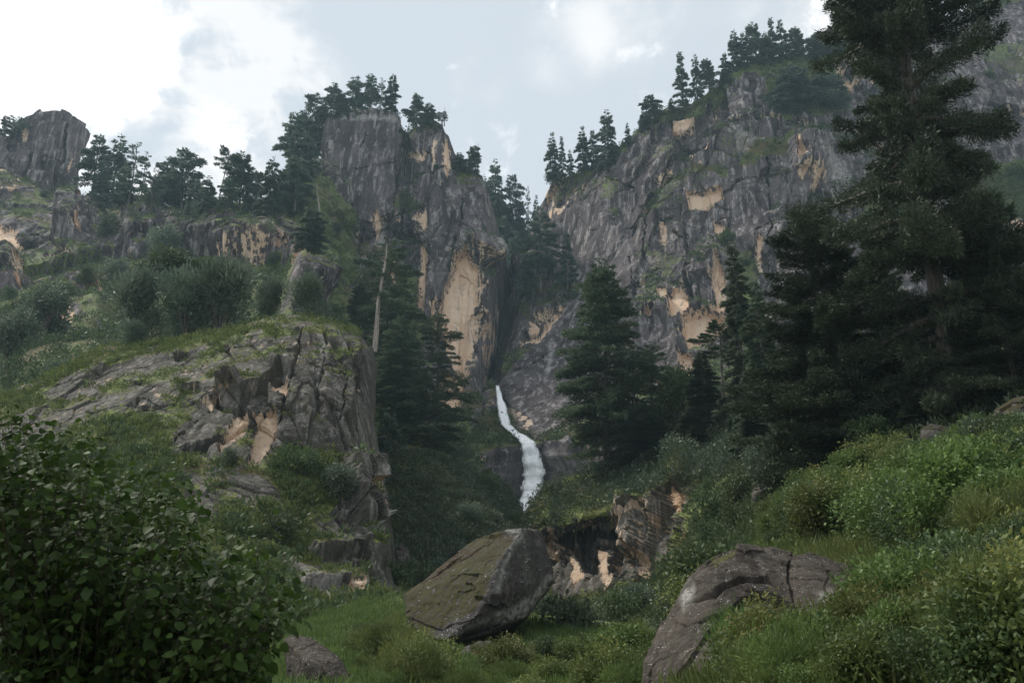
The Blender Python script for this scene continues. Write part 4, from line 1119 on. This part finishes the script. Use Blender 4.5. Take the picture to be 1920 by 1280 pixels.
def ribbon(path, sh, lift=1.2, seed=3):
    """falling water lying on the rock behind it, path rows are photo (px, py, width px)"""
    a = np.array(path, float)
    s = np.concatenate([[0], np.cumsum(np.hypot(np.diff(a[:, 0]), np.diff(a[:, 1])))])
    n = max(8, int(s[-1] / 1.2))
    t = np.linspace(0, s[-1], n)
    cx, cy, w = (np.interp(t, s, a[:, k]) for k in range(3))
    w = w * (1 + 0.18 * vnoise(np.stack([t / 9, t * 0, t * 0 + seed], -1), seed)) + 3
    cx = cx + 1.2 * vnoise(np.stack([t / 14, t * 0 + 5, t * 0], -1), seed)
    Yb = np.array([hit(sh, x, y)[1] for x, y in zip(cx, cy)])
    Yb = np.array([Yb[max(0, k - 9):k + 10].min() for k in range(n)])
    Yb = np.convolve(np.pad(Yb, 5, mode='edge'), np.ones(11) / 11, mode='valid') - lift
    m = 13
    e = np.linspace(-1, 1, m)
    PX = cx[:, None] + e[None] * w[:, None] / 2
    PY = np.repeat(cy[:, None], m, 1)
    YY = Yb[:, None] - 0.9 * (1 - e[None] ** 2) * (w[:, None] / 30)
    P = at(PX, PY, YY)
    P[..., 1] += 0.35 * fbm(P * np.array([0.8, 0.8, 0.25]), 3, seed)
    i = np.arange(n * m).reshape(n, m)
    f = np.stack([i[:-1, :-1], i[1:, :-1], i[1:, 1:], i[:-1, 1:]], -1).reshape(-1, 4)
    tend = np.minimum(t, s[-1] - t) / 8
    ed = np.maximum(np.abs(e)[None] ** 1.4, 1 - np.clip(tend, 0, 1)[:, None] ** 0.7)
    return P.reshape(-1, 3), f, ed.ravel()


rb = [ribbon([(931, 722, 3), (935, 736, 8), (940, 757, 13), (945, 778, 15), (949, 796, 15), (959, 806, 17), (972, 815, 20), (984, 823, 23), (991, 832, 28), (995, 848, 32), (999, 866, 38), (1002, 885, 42),
              (1000, 905, 42), (993, 928, 34), (986, 950, 34), (984, 965, 36), (990, 1000, 26)], E_, 2.0, 2)]
V, Fc, ED, o_ = [], [], [], 0
for v, f, e in rb:
    V.append(v); Fc.append(f + o_); ED.append(e); o_ += len(v)
wf = mk('waterfall', np.concatenate(V), np.concatenate(Fc), mw, point=dict(edge=np.concatenate(ED)), smooth=True)
tag(wf, 'white waterfall dropping in steps down the grey slab', 'waterfall', kind='structure')

# ------------------------------------------------------------------ boulders


def boulder(name, pts, edge, amp, mat, label, cat='boulder', seed=1, veg=(), pale=(), fresh=(), cracks=(), vegup=0.0, rnd=2, fac=1.0, parent=None, dark=()):
    P = np.array([at(*p) for p in pts])
    c = P.mean(0)
    c[2] = P[:, 2].min()
    bm = bmesh.new()
    vs = [bm.verts.new(p - c) for p in P]
    r = bmesh.ops.convex_hull(bm, input=vs)
    junk = [g for g in set(r['geom_interior'] + r['geom_unused']) if isinstance(g, bmesh.types.BMVert)]
    bmesh.ops.delete(bm, geom=junk, context='VERTS')
    for it in range(9):
        lim = edge * (3 if it < 2 else 1)
        es = [e for e in bm.edges if e.calc_length() > lim]
        if not es:
            if lim > edge:
                continue
            break
        bmesh.ops.subdivide_edges(bm, edges=es, cuts=1)
        bmesh.ops.triangulate(bm, faces=bm.faces)
    for _ in range(rnd):
        bmesh.ops.smooth_vert(bm, verts=bm.verts, factor=0.5, use_axis_x=True, use_axis_y=True, use_axis_z=True)
    bm.normal_update()
    V = np.array([v.co for v in bm.verts])
    N = np.array([v.normal for v in bm.verts])
    Fc = np.array([[v.index for v in f.verts] for f in bm.faces])
    bm.free()
    size = np.linalg.norm(V.max(0) - V.min(0))
    d1, rn, _ = facets(V, (size / 5,) * 3, seed, amp * 0.8 * fac, amp * 1.2 * fac, ang=0.5)
    d2, _, _ = facets(V, (size / 16,) * 3, seed + 5, amp * 0.3, amp * 0.4, ang=0.2)
    disp = d1 + d2 + amp * 0.8 * fbm(V / size * 6, 5, seed) + amp * 0.25 * ridged(V / size * 30, 3, seed)
    px, py = proj(V + c)
    wob = 4 * fbm(V / size * 12, 3, seed + 7)
    front = sstep(-N[:, 1], -0.2, 0.2)
    A = dict(fresh=np.zeros(len(V)), veg=np.zeros(len(V)), wet=np.zeros(len(V)), pale=np.zeros(len(V)))
    for pl, w, dep in cracks:
        disp -= dep * sstep(pline(px + wob, py + wob, pl), w, w * 0.2) * front
    for pl, dep in dark:
        disp -= dep * sstep(sdf(px + wob, py + wob, pl), -2, 6) * front
    for key, lst in (('veg', veg), ('pale', pale), ('fresh', fresh)):
        for pl, v in lst:
            A[key] = np.maximum(A[key], v * sstep(sdf(px + wob, py + wob, pl), -5, 8))
    if vegup:
        A['veg'] = np.maximum(A['veg'], vegup * sstep(N[:, 2] + 0.3 * fbm(V / size * 8, 3, seed + 3), 0.45, 0.8))
    o = mk(name, V + N * disp[:, None], Fc, mat, parent, point=A)
    if parent is None:
        o.location = c
        tag(o, label, cat)
    return o


M_MOSSY = rock_mat('mossy_rock', dark=(0.06, 0.052, 0.048), mid=(0.075, 0.069, 0.060), light=(0.20, 0.185, 0.165), sc=0.25, streak=0.4, lichen=1.0, moss=(0.034, 0.031, 0.011))
big = boulder('boulder', [(982, 984, 47.2), (938, 1052, 45.2), (922, 1112, 44.2), (897, 1150, 43.8), (835, 1199, 43.6), (760, 1118, 48), (765, 1160, 46.5), (798, 1195, 44.6), (908, 1003, 50), (870, 1030, 50.5), (818, 1066, 50),
                          (1038, 1085, 48), (1030, 1062, 49), (1010, 1000, 50), (1004, 1132, 47), (985, 1160, 46.6), (850, 1218, 47), (935, 1200, 48), (900, 1015, 54), (1000, 1012, 54), (1030, 1090, 53), (785, 1120, 53), (850, 1210, 52), (960, 1185, 52)],
              0.12, 0.17, M_MOSSY, 'huge tilted boulder with a mossy left face below the waterfall', seed=3, rnd=2,
              veg=(([(750, 1090), (905, 1000), (975, 994), (936, 1055), (918, 1115), (890, 1150), (800, 1190), (750, 1160)], 0.62), ([(880, 985), (960, 985), (930, 1010), (880, 1020)], 0.9)),
              pale=(([(975, 1000), (940, 1052), (925, 1112), (934, 1112), (948, 1060), (985, 1000)], 0.75), ([(985, 1160), (1004, 1130), (1040, 1085), (1030, 1080), (990, 1120), (930, 1150), (880, 1170), (840, 1195), (880, 1180)], 0.6), ([(950, 992), (985, 990), (985, 1010), (955, 1005)], 0.6)),
              cracks=(([(905, 1008), (940, 1002), (965, 996)], 3, 0.25), ([(760, 1160), (830, 1180), (880, 1165)], 2, 0.1)))
boulder('boulder', [(530, 1196, 27), (552, 1187, 27.5), (600, 1204, 27), (640, 1234, 26.5), (656, 1270, 26), (645, 1300, 25.5), (545, 1300, 26), (536, 1245, 26.5), (575, 1240, 25.6), (600, 1290, 25.2), (560, 1200, 30), (640, 1250, 30), (545, 1260, 30)],
        0.07, 0.07, M_NEAR, 'smooth grey boulder at the lower left beside the leafy bush', seed=9)
boulder('boulder', [(1203, 1310, 17.0), (1212, 1238, 17.5), (1240, 1180, 18.0), (1268, 1132, 18.5), (1302, 1085, 19), (1345, 1043, 19.5), (1388, 1021, 20), (1440, 1020, 20.5), (1490, 1030, 20.5), (1500, 1120, 18.8), (1490, 1210, 17), (1360, 1260, 15.8), (1330, 1310, 15.4), (1300, 1100, 24), (1450, 1050, 25), (1480, 1180, 24), (1240, 1290, 22), (1400, 1110, 18.2), (1330, 1170, 16.9)],
        0.055, 0.12, M_NEAR, 'large brown lichen-speckled boulder in the lower right', seed=15, rnd=3,
        dark=(([(1290, 1135), (1345, 1103), (1385, 1083), (1440, 1080), (1478, 1108), (1482, 1120), (1440, 1092), (1390, 1096), (1340, 1118)], 0.16), ([(1315, 1172), (1350, 1150), (1392, 1122), (1435, 1110), (1480, 1128), (1484, 1145), (1430, 1126), (1395, 1136), (1350, 1164)], 0.25)),
        pale=(([(1275, 1120), (1300, 1090), (1305, 1120), (1285, 1150)], 0.6),), veg=(([(1330, 1050), (1390, 1020), (1380, 1040), (1340, 1065)], 0.7),), cracks=(([(1485, 1030), (1478, 1090), (1500, 1170)], 4, 0.1),))
boulder('boulder', [(1478, 1040, 20.2), (1520, 1032, 20.6), (1600, 1060, 20.5), (1650, 1095, 20), (1655, 1150, 18.8), (1600, 1185, 17.6), (1510, 1195, 17.0), (1490, 1130, 18.4), (1560, 1110, 18.4), (1500, 1060, 24), (1640, 1110, 24), (1520, 1170, 22)],
        0.055, 0.08, M_NEAR, 'smooth dark slab rock joined to the right of the brown boulder', seed=17, rnd=3, pale=(([(1530, 1110), (1560, 1100), (1556, 1140), (1530, 1150)], 0.5),))
boulder('rock', [(1630, 1140, 14.5), (1665, 1128, 14.8), (1690, 1140, 14.7), (1684, 1160, 14.3), (1640, 1158, 14.2), (1660, 1150, 14.0), (1650, 1150, 15.4), (1685, 1150, 15.3)], 0.03, 0.03, M_ROCKMID, 'small whitish rock among the grass right of the dark slab', 'rock', seed=21)
boulder('rock', [(1632, 1165, 14.0), (1690, 1160, 14.3), (1700, 1185, 13.9), (1640, 1190, 13.6), (1660, 1175, 13.5), (1650, 1175, 15), (1695, 1175, 15)], 0.03, 0.03, M_ROCKMID, 'broken pale rock just below the small whitish one', 'rock', seed=22)
boulder('rock', [(1725, 805, 47), (1745, 793, 47.5), (1800, 815, 47), (1815, 828, 46.5), (1790, 840, 45.5), (1730, 835, 45.5), (1745, 800, 50), (1805, 825, 50), (1730, 838, 50)], 0.1, 0.12, M_MOSSY, 'dark flat-topped rock below the spruces', 'rock', seed=23, vegup=0.5)
boulder('rock', [(1868, 770, 43), (1900, 748, 43), (1960, 735, 43), (1960, 800, 41), (1870, 800, 41.5), (1900, 770, 41), (1900, 755, 47), (1960, 790, 47), (1880, 800, 47)], 0.1, 0.15, M_MOSSY, 'dark mossy rock at the right edge under the spruce branches', 'rock', seed=24, vegup=0.6)
boulder('rock', [(1712, 848, 38), (1725, 839, 38.2), (1742, 846, 38), (1738, 858, 37.5), (1714, 858, 37.5), (1725, 850, 37.2), (1725, 848, 39.5)], 0.06, 0.05, M_ROCKMID, 'little rounded grey rock at the top of the green slope', 'rock', seed=25)
boulder('rock', [(738, 1035, 99), (752, 1017, 100), (766, 1030, 99.5), (769, 1085, 97), (738, 1095, 96.5), (735, 1070, 97.5), (752, 1060, 96.5), (745, 1040, 103), (765, 1080, 102)], 0.2, 0.3, M_ROCKMID, 'pale upright rock with a tan foot left of the mossy boulder', 'rock', seed=26, fresh=(([(738, 1060), (768, 1050), (768, 1095), (735, 1095)], 0.9),))
boulder('rock', [(1408, 920, 61), (1420, 905, 61.5), (1442, 912, 61), (1440, 940, 60), (1412, 942, 60), (1425, 925, 59.5), (1425, 915, 64)], 0.12, 0.15, M_ROCKMID, 'grey rock standing in the bushes under the big spruce', 'rock', seed=27)
boulder('rock', [(1885, 1262, 9.5), (1910, 1238, 9.6), (1950, 1240, 9.5), (1950, 1300, 9.0), (1890, 1300, 9.1), (1920, 1260, 8.9), (1920, 1255, 10.2)], 0.02, 0.02, M_NEAR, 'brown rock in the bottom right corner', 'rock', seed=28)
boulder('rock', [(860, 1222, 40), (900, 1205, 41), (980, 1208, 41), (990, 1228, 39.5), (980, 1255, 38), (880, 1245, 38.2), (930, 1225, 38), (900, 1215, 44), (980, 1220, 44)], 0.07, 0.16, M_ROCKMID, 'layered ledge rock under the mossy boulder', 'rock', seed=29, fresh=(([(870, 1222), (905, 1212), (908, 1228), (872, 1234)], 0.8),), cracks=(([(880, 1225), (990, 1222)], 4, 0.3), ([(880, 1238), (990, 1238)], 3, 0.25)))
boulder('rock_tower', [(5, 300, 322), (28, 242, 320), (75, 213, 318), (118, 206, 318), (161, 233, 318), (150, 270, 317), (137, 300, 316), (142, 348, 315), (100, 398, 312), (40, 400, 312), (0, 340, 316), (90, 300, 312), (60, 260, 314), (30, 250, 335), (110, 215, 340), (158, 236, 335), (140, 340, 335), (20, 380, 335)],
        1.0, 1.3, M_ROCK, 'leaning square-headed rock tower on the left skyline', 'rock tower', seed=31, rnd=0, fac=2.2, fresh=(([(40, 245), (55, 240), (50, 265), (38, 265)], 0.7), ([(125, 300), (137, 290), (138, 345), (128, 340)], 0.6)), cracks=(([(130, 240), (118, 290), (110, 350)], 3, 2.5),), pale=(([(115, 290), (135, 250), (130, 300), (110, 330)], 0.5),))
boulder('rock_tower', [(-40, 265, 306), (0, 258, 306), (40, 264, 306), (72, 290, 305), (88, 345, 303), (90, 395, 300), (60, 420, 298), (-40, 430, 296), (10, 330, 299), (-40, 280, 325), (60, 300, 325), (70, 400, 325), (-40, 420, 325)],
        1.0, 1.4, M_ROCK, 'lower rounded rock mass at the left edge in front of the tower', 'rock tower', seed=33, rnd=1, fac=2.0, cracks=(([(60, 280), (40, 350), (50, 420)], 3, 2),), vegup=0.5)
tree('deodar', 0, 6, 262, 218, 22, B_, 'small tree at the left edge of the skyline', Y=312)
tree('umbrella', 1, 27, 262, 223, 24, B_, 'small round tree touching the left shoulder of the rock tower', Y=314)

# ------------------------------------------------------------------ dead trees


def snag(px0, py0, px1, py1, Y, r0, label, seed, stubs=26, mat=None, name='dead_tree', cat='dead tree', slen=1.0):
    rng = np.random.default_rng(seed)
    a, b = at(px0, py0, Y), at(px1, py1, Y)
    h = np.linalg.norm(b - a)
    tt = np.linspace(0, 1, 14)
    p = (b - a) * tt[:, None] + np.stack([0.008 * h * np.sin(tt * 8 + seed), 0.006 * h * np.cos(tt * 6), tt * 0], -1)
    root = empty(name, a)
    tag(root, label, cat)
    st = [tube(p, r0 * (1 - 0.85 * tt), 8)]
    for k in range(stubs):
        u = rng.uniform(0.12, 0.97)
        s0 = (b - a) * u
        az = rng.uniform(0, 6.28)
        l = h * rng.uniform(0.02, 0.075) * (1.2 - 0.6 * u) * slen
        d = np.array([math.cos(az), math.sin(az), rng.uniform(-0.15, 0.45)])
        q = np.linspace(0, 1, 4)[:, None]
        st.append(tube(s0 + d * l * q + np.array([0, 0, 1.0]) * l * 0.25 * q ** 2, r0 * 0.16 * (1.05 - q[:, 0]), 4))
    V, Fc = join(st)
    mk('trunk', V, Fc, mat or M_DEADWOOD, root, smooth=True)
    return root


snag(700, 660, 725, 458, 171, 0.62, 'bleached dead trunk with short broken branches before the dark deodars', 1, 60, slen=1.3)
snag(833, 236, 834, 200, 323, 0.3, 'thin dead spike on the brow of the right pillar head', 2, 14)
snag(828, 236, 827, 212, 322, 0.25, 'shorter dead spike left of the thin one on the pillar head', 6, 8)
snag(896, 325, 897, 268, 323, 0.4, 'dead spike beside the grey conifer on the pillar shoulder', 3, 20)
snag(1392, 815, 1376, 545, 112.5, 0.5, 'tall thin bare trunk rising beside the tall narrow fir', 4, 14, M_PALEBARK, 'bare_tree', 'tree', 0.5)
snag(600, 412, 594, 345, 262, 0.35, 'pale dead trunk between the layered conifer and the pillar', 5, 10)
snag(318, 402, 337, 340, 302, 0.4, 'pale leaning dead trunk under the wide round-topped conifer', 7, 8)
snag(992, 450, 991, 348, 428, 0.35, 'dead spire standing in the notch of the gorge', 8, 24)

# ------------------------------------------------------------------ undergrowth


def scatter_pts(sh, n, rng, thr=0.45, region=None, power=1.0, backrows=3, exclude=None):
    P, A = sh['P'], sh['A']
    w = np.clip(A['veg'] - thr, 0, 1) ** power
    ar = np.linalg.norm(np.cross(np.gradient(P, axis=1), np.gradient(P, axis=0)), axis=-1)
    w = w * ar / np.maximum(P[..., 1], 5) ** 1.0
    w[:sh['nb'] - backrows] = 0
    if region:
        w = w * (sdf(sh['px'], sh['py'], region) > 0)
    if exclude:
        w = w * (sdf(sh['px'], sh['py'], exclude) < 0)
    w = w * ((sh['px'] > -200) & (sh['px'] < W + 380) & (sh['py'] < H + 60) & (sh['py'] > -60))
    w = w.ravel()
    if w.sum() <= 0:
        return np.zeros((0, 3)), np.zeros((0, 3)), np.zeros(0, int)
    k = rng.choice(len(w), n, p=w / w.sum())
    jit = rng.normal(0, 0.4, (n, 3)) * np.sqrt(ar.ravel()[k])[:, None] * np.array([1, 1, 0])
    return P.reshape(-1, 3)[k] + jit * 0.5, sh['N'].reshape(-1, 3)[k], k


def clumps(pts, rng, r, K, ll, lw, up=0.5, flat=0.7):
    n = len(pts)
    d = unit(rand_unit(n * K, rng) + np.array([0, 0, 0.25]))
    rr = np.repeat(r, K)
    pos = np.repeat(pts, K, 0) + d * (rr * rng.random(n * K) ** 0.5)[:, None] * np.array([1, 1, flat])
    o = unit(d + np.array([0, 0, up]) + rng.normal(0, 0.6, (n * K, 3)))
    side = unit(np.cross(o, rand_unit(n * K, rng)))
    sc = np.repeat(r, K) / r.mean()
    V, Fc = sprigs(pos, o, side, ll * sc * rng.uniform(0.6, 1.3, n * K), lw * sc * rng.uniform(0.6, 1.3, n * K))
    tone = np.clip(np.repeat(rng.normal(0.45, 0.2, n), K) + rng.normal(0, 0.16, n * K), 0, 1)
    return V, Fc, tone


def undergrowth(sh, n, r, K, ll, lw, mat, label, seed, thr=0.45, region=None, up=0.5, flat=0.7, name='undergrowth', cat='undergrowth', exclude=None):
    rng = np.random.default_rng(seed)
    p, nn, _ = scatter_pts(sh, n, rng, thr, region, exclude=exclude)
    V, Fc, tone = clumps(p, rng, rng.uniform(0.4, 1.0, n) ** 1.5 * r, K, ll, lw, up, flat)
    return tag(mk(name, V, Fc, mat, face=dict(tone=tone)), label, cat, kind='stuff')


CAVE = [(1005, 985), (1180, 940), (1250, 905), (1296, 910), (1294, 1000), (1262, 1060), (1240, 1010), (1170, 1060), (1140, 1100), (1060, 1080), (1020, 1050)]
LEFTGULLY = [(640, 820), (940, 880), (1000, 980), (1000, 1200), (640, 1200)]
undergrowth(D_, 1500, 3.0, 46, 0.75, 0.36, M_BUSH, 'scrub clinging to the ledges of the pillar cliff', 1)
undergrowth(G_, 1200, 4.0, 46, 1.0, 0.45, M_FAR, 'dark scrub filling the gorge gully', 2, 0.3)
undergrowth(E_, 7500, 3.2, 46, 0.7, 0.34, M_BUSH, 'scrub on the ledges of the right massif', 3)
undergrowth(B_, 3000, 2.4, 46, 0.5, 0.25, M_BUSH, 'scrub covering the left hillside', 4, 0.5)
undergrowth(B_, 1300, 2.8, 56, 0.5, 0.22, M_FIR, 'darker scrub patches on the left hillside', 14, 0.5)
undergrowth(C_, 9000, 0.85, 34, 0.30, 0.10, M_MEADOW, 'tufted grass on the slab dome', 5, 0.45, up=1.2, flat=0.6, name='grass', cat='grass')
undergrowth(C_, 1800, 1.4, 50, 0.32, 0.16, M_BUSH, 'low scrub between the slabs of the dome', 6, 0.5, region=[(-70, 800), (330, 780), (520, 830), (680, 830), (760, 1000), (765, 1200), (-70, 1320)])
undergrowth(I_, 4200, 1.9, 90, 0.32, 0.15, M_FIR, 'dark scrub in the gully below the waterfall', 7, 0.35, region=LEFTGULLY)
undergrowth(J_, 5200, 1.6, 90, 0.22, 0.10, M_BUSH, 'scrub on the wooded slope', 8, 0.4, exclude=CAVE)
undergrowth(J_, 1500, 2.2, 100, 0.32, 0.14, M_FIR, 'dark scrub under the deodars', 9, 0.4, region=[(1000, 880), (1300, 790), (1980, 640), (1980, 790), (1400, 880), (1230, 920), (1000, 1000)])
undergrowth(K_, 8000, 0.42, 26, 0.26, 0.02, M_MEADOW, 'long grass on the near right slope', 10, 0.1, up=1.6, flat=0.8, name='grass', cat='grass')
undergrowth(K_, 1500, 0.6, 60, 0.10, 0.05, M_LUSH, 'scrub along the edge of the near slope behind the brown boulder', 15, 0.1, region=[(1260, 1330), (1300, 1150), (1400, 970), (1500, 940), (1500, 1020), (1400, 1110), (1330, 1300)])
undergrowth(L_, 12000, 0.5, 24, 0.26, 0.03, M_LUSH, 'short meadow grass around the mossy boulder', 11, 0.1, up=1.6, flat=0.35, name='grass', cat='grass')

PROTO['hillbush'] = [leafy('bush', 2.4, 1.7, 3600, 0.19, 0.10, 200 + k, (M_BUSH, M_GREY, M_BUSH, M_FIR)[k], 9) for k in range(4)]
PROTO['nearbroad'] = [leafy('shrub', 1.3, 0.95, 8000, 0.075, 0.042, 210 + k, (M_LUSH, M_MEADOW, M_BUSH)[k], 16) for k in range(3)]
PROTO['nearfine'] = [leafy('shrub', 1.3, 0.85, 9000, 0.12, 0.014, 215 + k, (M_LUSH, M_MEADOW)[k], 16, fine=True) for k in range(2)]


def bushes(kind, sh, n, size, label, group, seed, cat='bush', region=None, thr=0.4, sq=0.85, exclude=None):
    rng = np.random.default_rng(seed)
    p, _, _ = scatter_pts(sh, n, rng, thr, region, exclude=exclude)
    for q in p:
        s = size * rng.choice([0.5, 0.65, 0.8, 1.0, 1.35]) * rng.uniform(0.85, 1.15)
        place(kind, int(rng.integers(0, 9)), q - np.array([0, 0, 0.12 * s]), s * sq, s, rng.uniform(0, 6.28), label, cat, group)


bushes('hillbush', B_, 55, 6.0, 'rounded bush on the scrubby left hillside', 'bushes on the left hillside', 1)
bushes('hillbush', C_, 34, 2.6, 'low bush between the slabs of the dome', 'bushes on the slab dome', 2, thr=0.5, region=[(-70, 860), (330, 850), (520, 830), (680, 830), (760, 1000), (765, 1200), (-70, 1320)])
bushes('hillbush', I_, 46, 4.0, 'dark bush in the gully below the waterfall', 'bushes in the waterfall gully', 3, region=LEFTGULLY)
bushes('hillbush', J_, 60, 3.4, 'bush on the slope under the deodars', 'bushes on the wooded slope', 4, exclude=[(1000, 930), (1240, 870), (1320, 880), (1320, 1100), (1220, 1150), (1040, 1150)])
bushes('hillbush', E_, 50, 7.0, 'bush on a ledge of the right massif', 'bushes on the right massif', 5)
bushes('hillbush', D_, 14, 5.0, 'bush on a ledge of the pillar cliff', 'bushes on the pillar cliff', 6)
NEARMAIN = [(1290, 1060), (1400, 960), (1500, 920), (1980, 760), (1980, 1060), (1660, 1030), (1400, 1010)]
bushes('nearbroad', K_, 120, 2.1, 'leafy shrub on the upper part of the green right slope', 'shrubs on the right slope', 7, 'shrub', region=NEARMAIN, thr=0.1, sq=0.75)
bushes('nearfine', K_, 50, 1.7, 'feathery shrub on the upper part of the green right slope', 'feathery shrubs on the right slope', 8, 'shrub', region=NEARMAIN, thr=0.1, sq=0.8)
NEARLOW = [(1380, 1400), (1420, 1290), (1520, 1260), (1650, 1240), (1730, 1150), (1980, 1060), (1980, 1400)]
bushes('nearbroad', K_, 60, 1.15, 'leafy shrub in the bottom right corner thicket', 'shrubs in the bottom right thicket', 9, 'shrub', region=NEARLOW, thr=0.1, sq=0.8)
bushes('nearfine', K_, 40, 1.1, 'feathery shrub in the bottom right corner thicket', 'feathery shrubs in the bottom right thicket', 10, 'shrub', region=NEARLOW, thr=0.1, sq=0.85)
bushes('nearbroad', L_, 34, 1.7, 'leafy shrub on the meadow in front of the mossy boulder', 'shrubs in front of the mossy boulder', 11, 'shrub', region=[(670, 1195), (760, 1215), (1000, 1245), (1220, 1225), (1230, 1330), (680, 1330)], thr=0.1, sq=0.7)
bushes('nearfine', L_, 26, 1.6, 'feathery shrub on the meadow in front of the mossy boulder', 'feathery shrubs in front of the mossy boulder', 12, 'shrub', region=[(640, 1210), (1000, 1230), (1230, 1225), (1230, 1330), (640, 1330)], thr=0.1, sq=0.8)

bushes('nearbroad', K_, 14, 1.9, 'leafy shrub along the back edge of the brown boulder', 'shrubs behind the brown boulder', 13, 'shrub', region=[(1300, 1250), (1340, 1090), (1400, 980), (1480, 950), (1480, 1010), (1400, 1090)], thr=0.1, sq=0.8)

# ------------------------------------------------------------------ leafy bush in the left foreground


def leafy_foreground():
    rng = np.random.default_rng(5)
    poly = [(-60, 735), (30, 758), (100, 790), (160, 778), (200, 822), (270, 850), (330, 870), (380, 920), (430, 985), (490, 1030), (550, 1075), (575, 1130), (545, 1170), (515, 1210), (505, 1330), (-60, 1340)]
    tips = []
    while len(tips) < 900:
        x, y = rng.uniform(-60, 580), rng.uniform(750, 1340)
        s = sdf(np.array([x]), np.array([y]), poly)[0]
        if s > 0 and (s < 90 or rng.random() < 0.7):
            tips.append((x, y, rng.uniform(4.9, 7.3)))
    tips += [(52, 768, 5.6), (160, 786, 5.4), (132, 830, 5.5), (530, 965, 5.8), (512, 990, 5.9), (338, 882, 5.6), (585, 1135, 5.7), (560, 1065, 5.5), (560, 1105, 5.6), (300, 860, 5.8), (8, 772, 5.3)]
    base = at(120, 1640, 6.4)
    st, Lp, Ld, Ln, Ls, Lt = [], [], [], [], [], []
    for x, y, Y in tips:
        tip = at(x, y, Y)
        mid = base * 0.45 + tip * 0.55 + rng.normal(0, 0.12, 3) - np.array([0, 0, 0.15])
        t = np.linspace(0, 1, 12)[:, None]
        p = base * (1 - t) ** 2 + 2 * mid * t * (1 - t) + tip * t ** 2
        st.append(tube(p, 0.009 * (1.05 - t[:, 0] * 0.9), 4))
        n = rng.integers(26, 38)
        tone0 = np.clip(rng.normal(0.45, 0.2), 0.1, 0.9)
        for k in range(n):
            u = 1 - (k / n) ** 1.2 * 0.62
            q = base * (1 - u) ** 2 + 2 * mid * u * (1 - u) + tip * u ** 2
            ax = unit(2 * (1 - u) * (mid - base) + 2 * u * (tip - mid))
            az = k * 2.4 + rng.normal(0, 0.4)
            a = unit(np.cross(ax, np.array([0.2, 0.3, 1.0])))
            b = np.cross(ax, a)
            rad = math.cos(az) * a + math.sin(az) * b
            d = unit(0.35 * ax + 0.8 * rad + np.array([0, 0, -0.55]) + rng.normal(0, 0.2, 3))
            nrm = unit(np.array([0.0, -0.25, 0.75]) + 0.5 * rad + rng.normal(0, 0.5, 3))
            nrm = unit(nrm - d * (nrm @ d))
            Lp.append(q + rad * 0.03)
            Ld.append(d)
            Ln.append(unit(nrm))
            Ls.append(rng.choice([0.038, 0.052, 0.066, 0.084]) * rng.uniform(0.75, 1.1) * (0.65 if k < 2 else 1))
            Lt.append(np.clip(tone0 + rng.normal(0, 0.15) + (0.35 if k < 2 else 0), 0, 1))
    Lp, Ld, Ln, Ls, Lt = map(np.array, (Lp, Ld, Ln, Ls, Lt))
    S_ = np.cross(Ld, Ln)
    # heart-shaped blade folded along the midrib, tip bent down
    uv = [(0, 0.0, 0), (0, 0.45, -0.02), (0, 1.0, -0.18), (-0.27, 0.02, 0.05), (-0.41, 0.36, 0.09), (-0.28, 0.70, 0.02), (0.27, 0.02, 0.05), (0.41, 0.36, 0.09), (0.28, 0.70, 0.02)]
    V = np.stack([Lp + S_ * (Ls * a)[:, None] + Ld * (Ls * b)[:, None] + Ln * (Ls * c)[:, None] for a, b, c in uv], 1)
    n = len(Lp)
    ft = np.array([(0, 1, 3), (3, 1, 4), (4, 1, 5), (5, 1, 2), (0, 6, 1), (6, 7, 1), (7, 8, 1), (8, 2, 1)])
    Fc = (np.arange(n)[:, None, None] * 9 + ft[None]).reshape(-1, 3)
    root = empty('leafy_bush', base)
    tag(root, 'dark broad-leaved bush filling the lower left foreground', 'bush')
    o = mk('leaves', V.reshape(-1, 3) - base, Fc, M_BROAD, root, face=dict(tone=np.repeat(Lt, 8)), smooth=True)
    V, Fc = join(st)
    mk('stems', V - base, Fc, M_TWIG, root, smooth=True)


leafy_foreground()
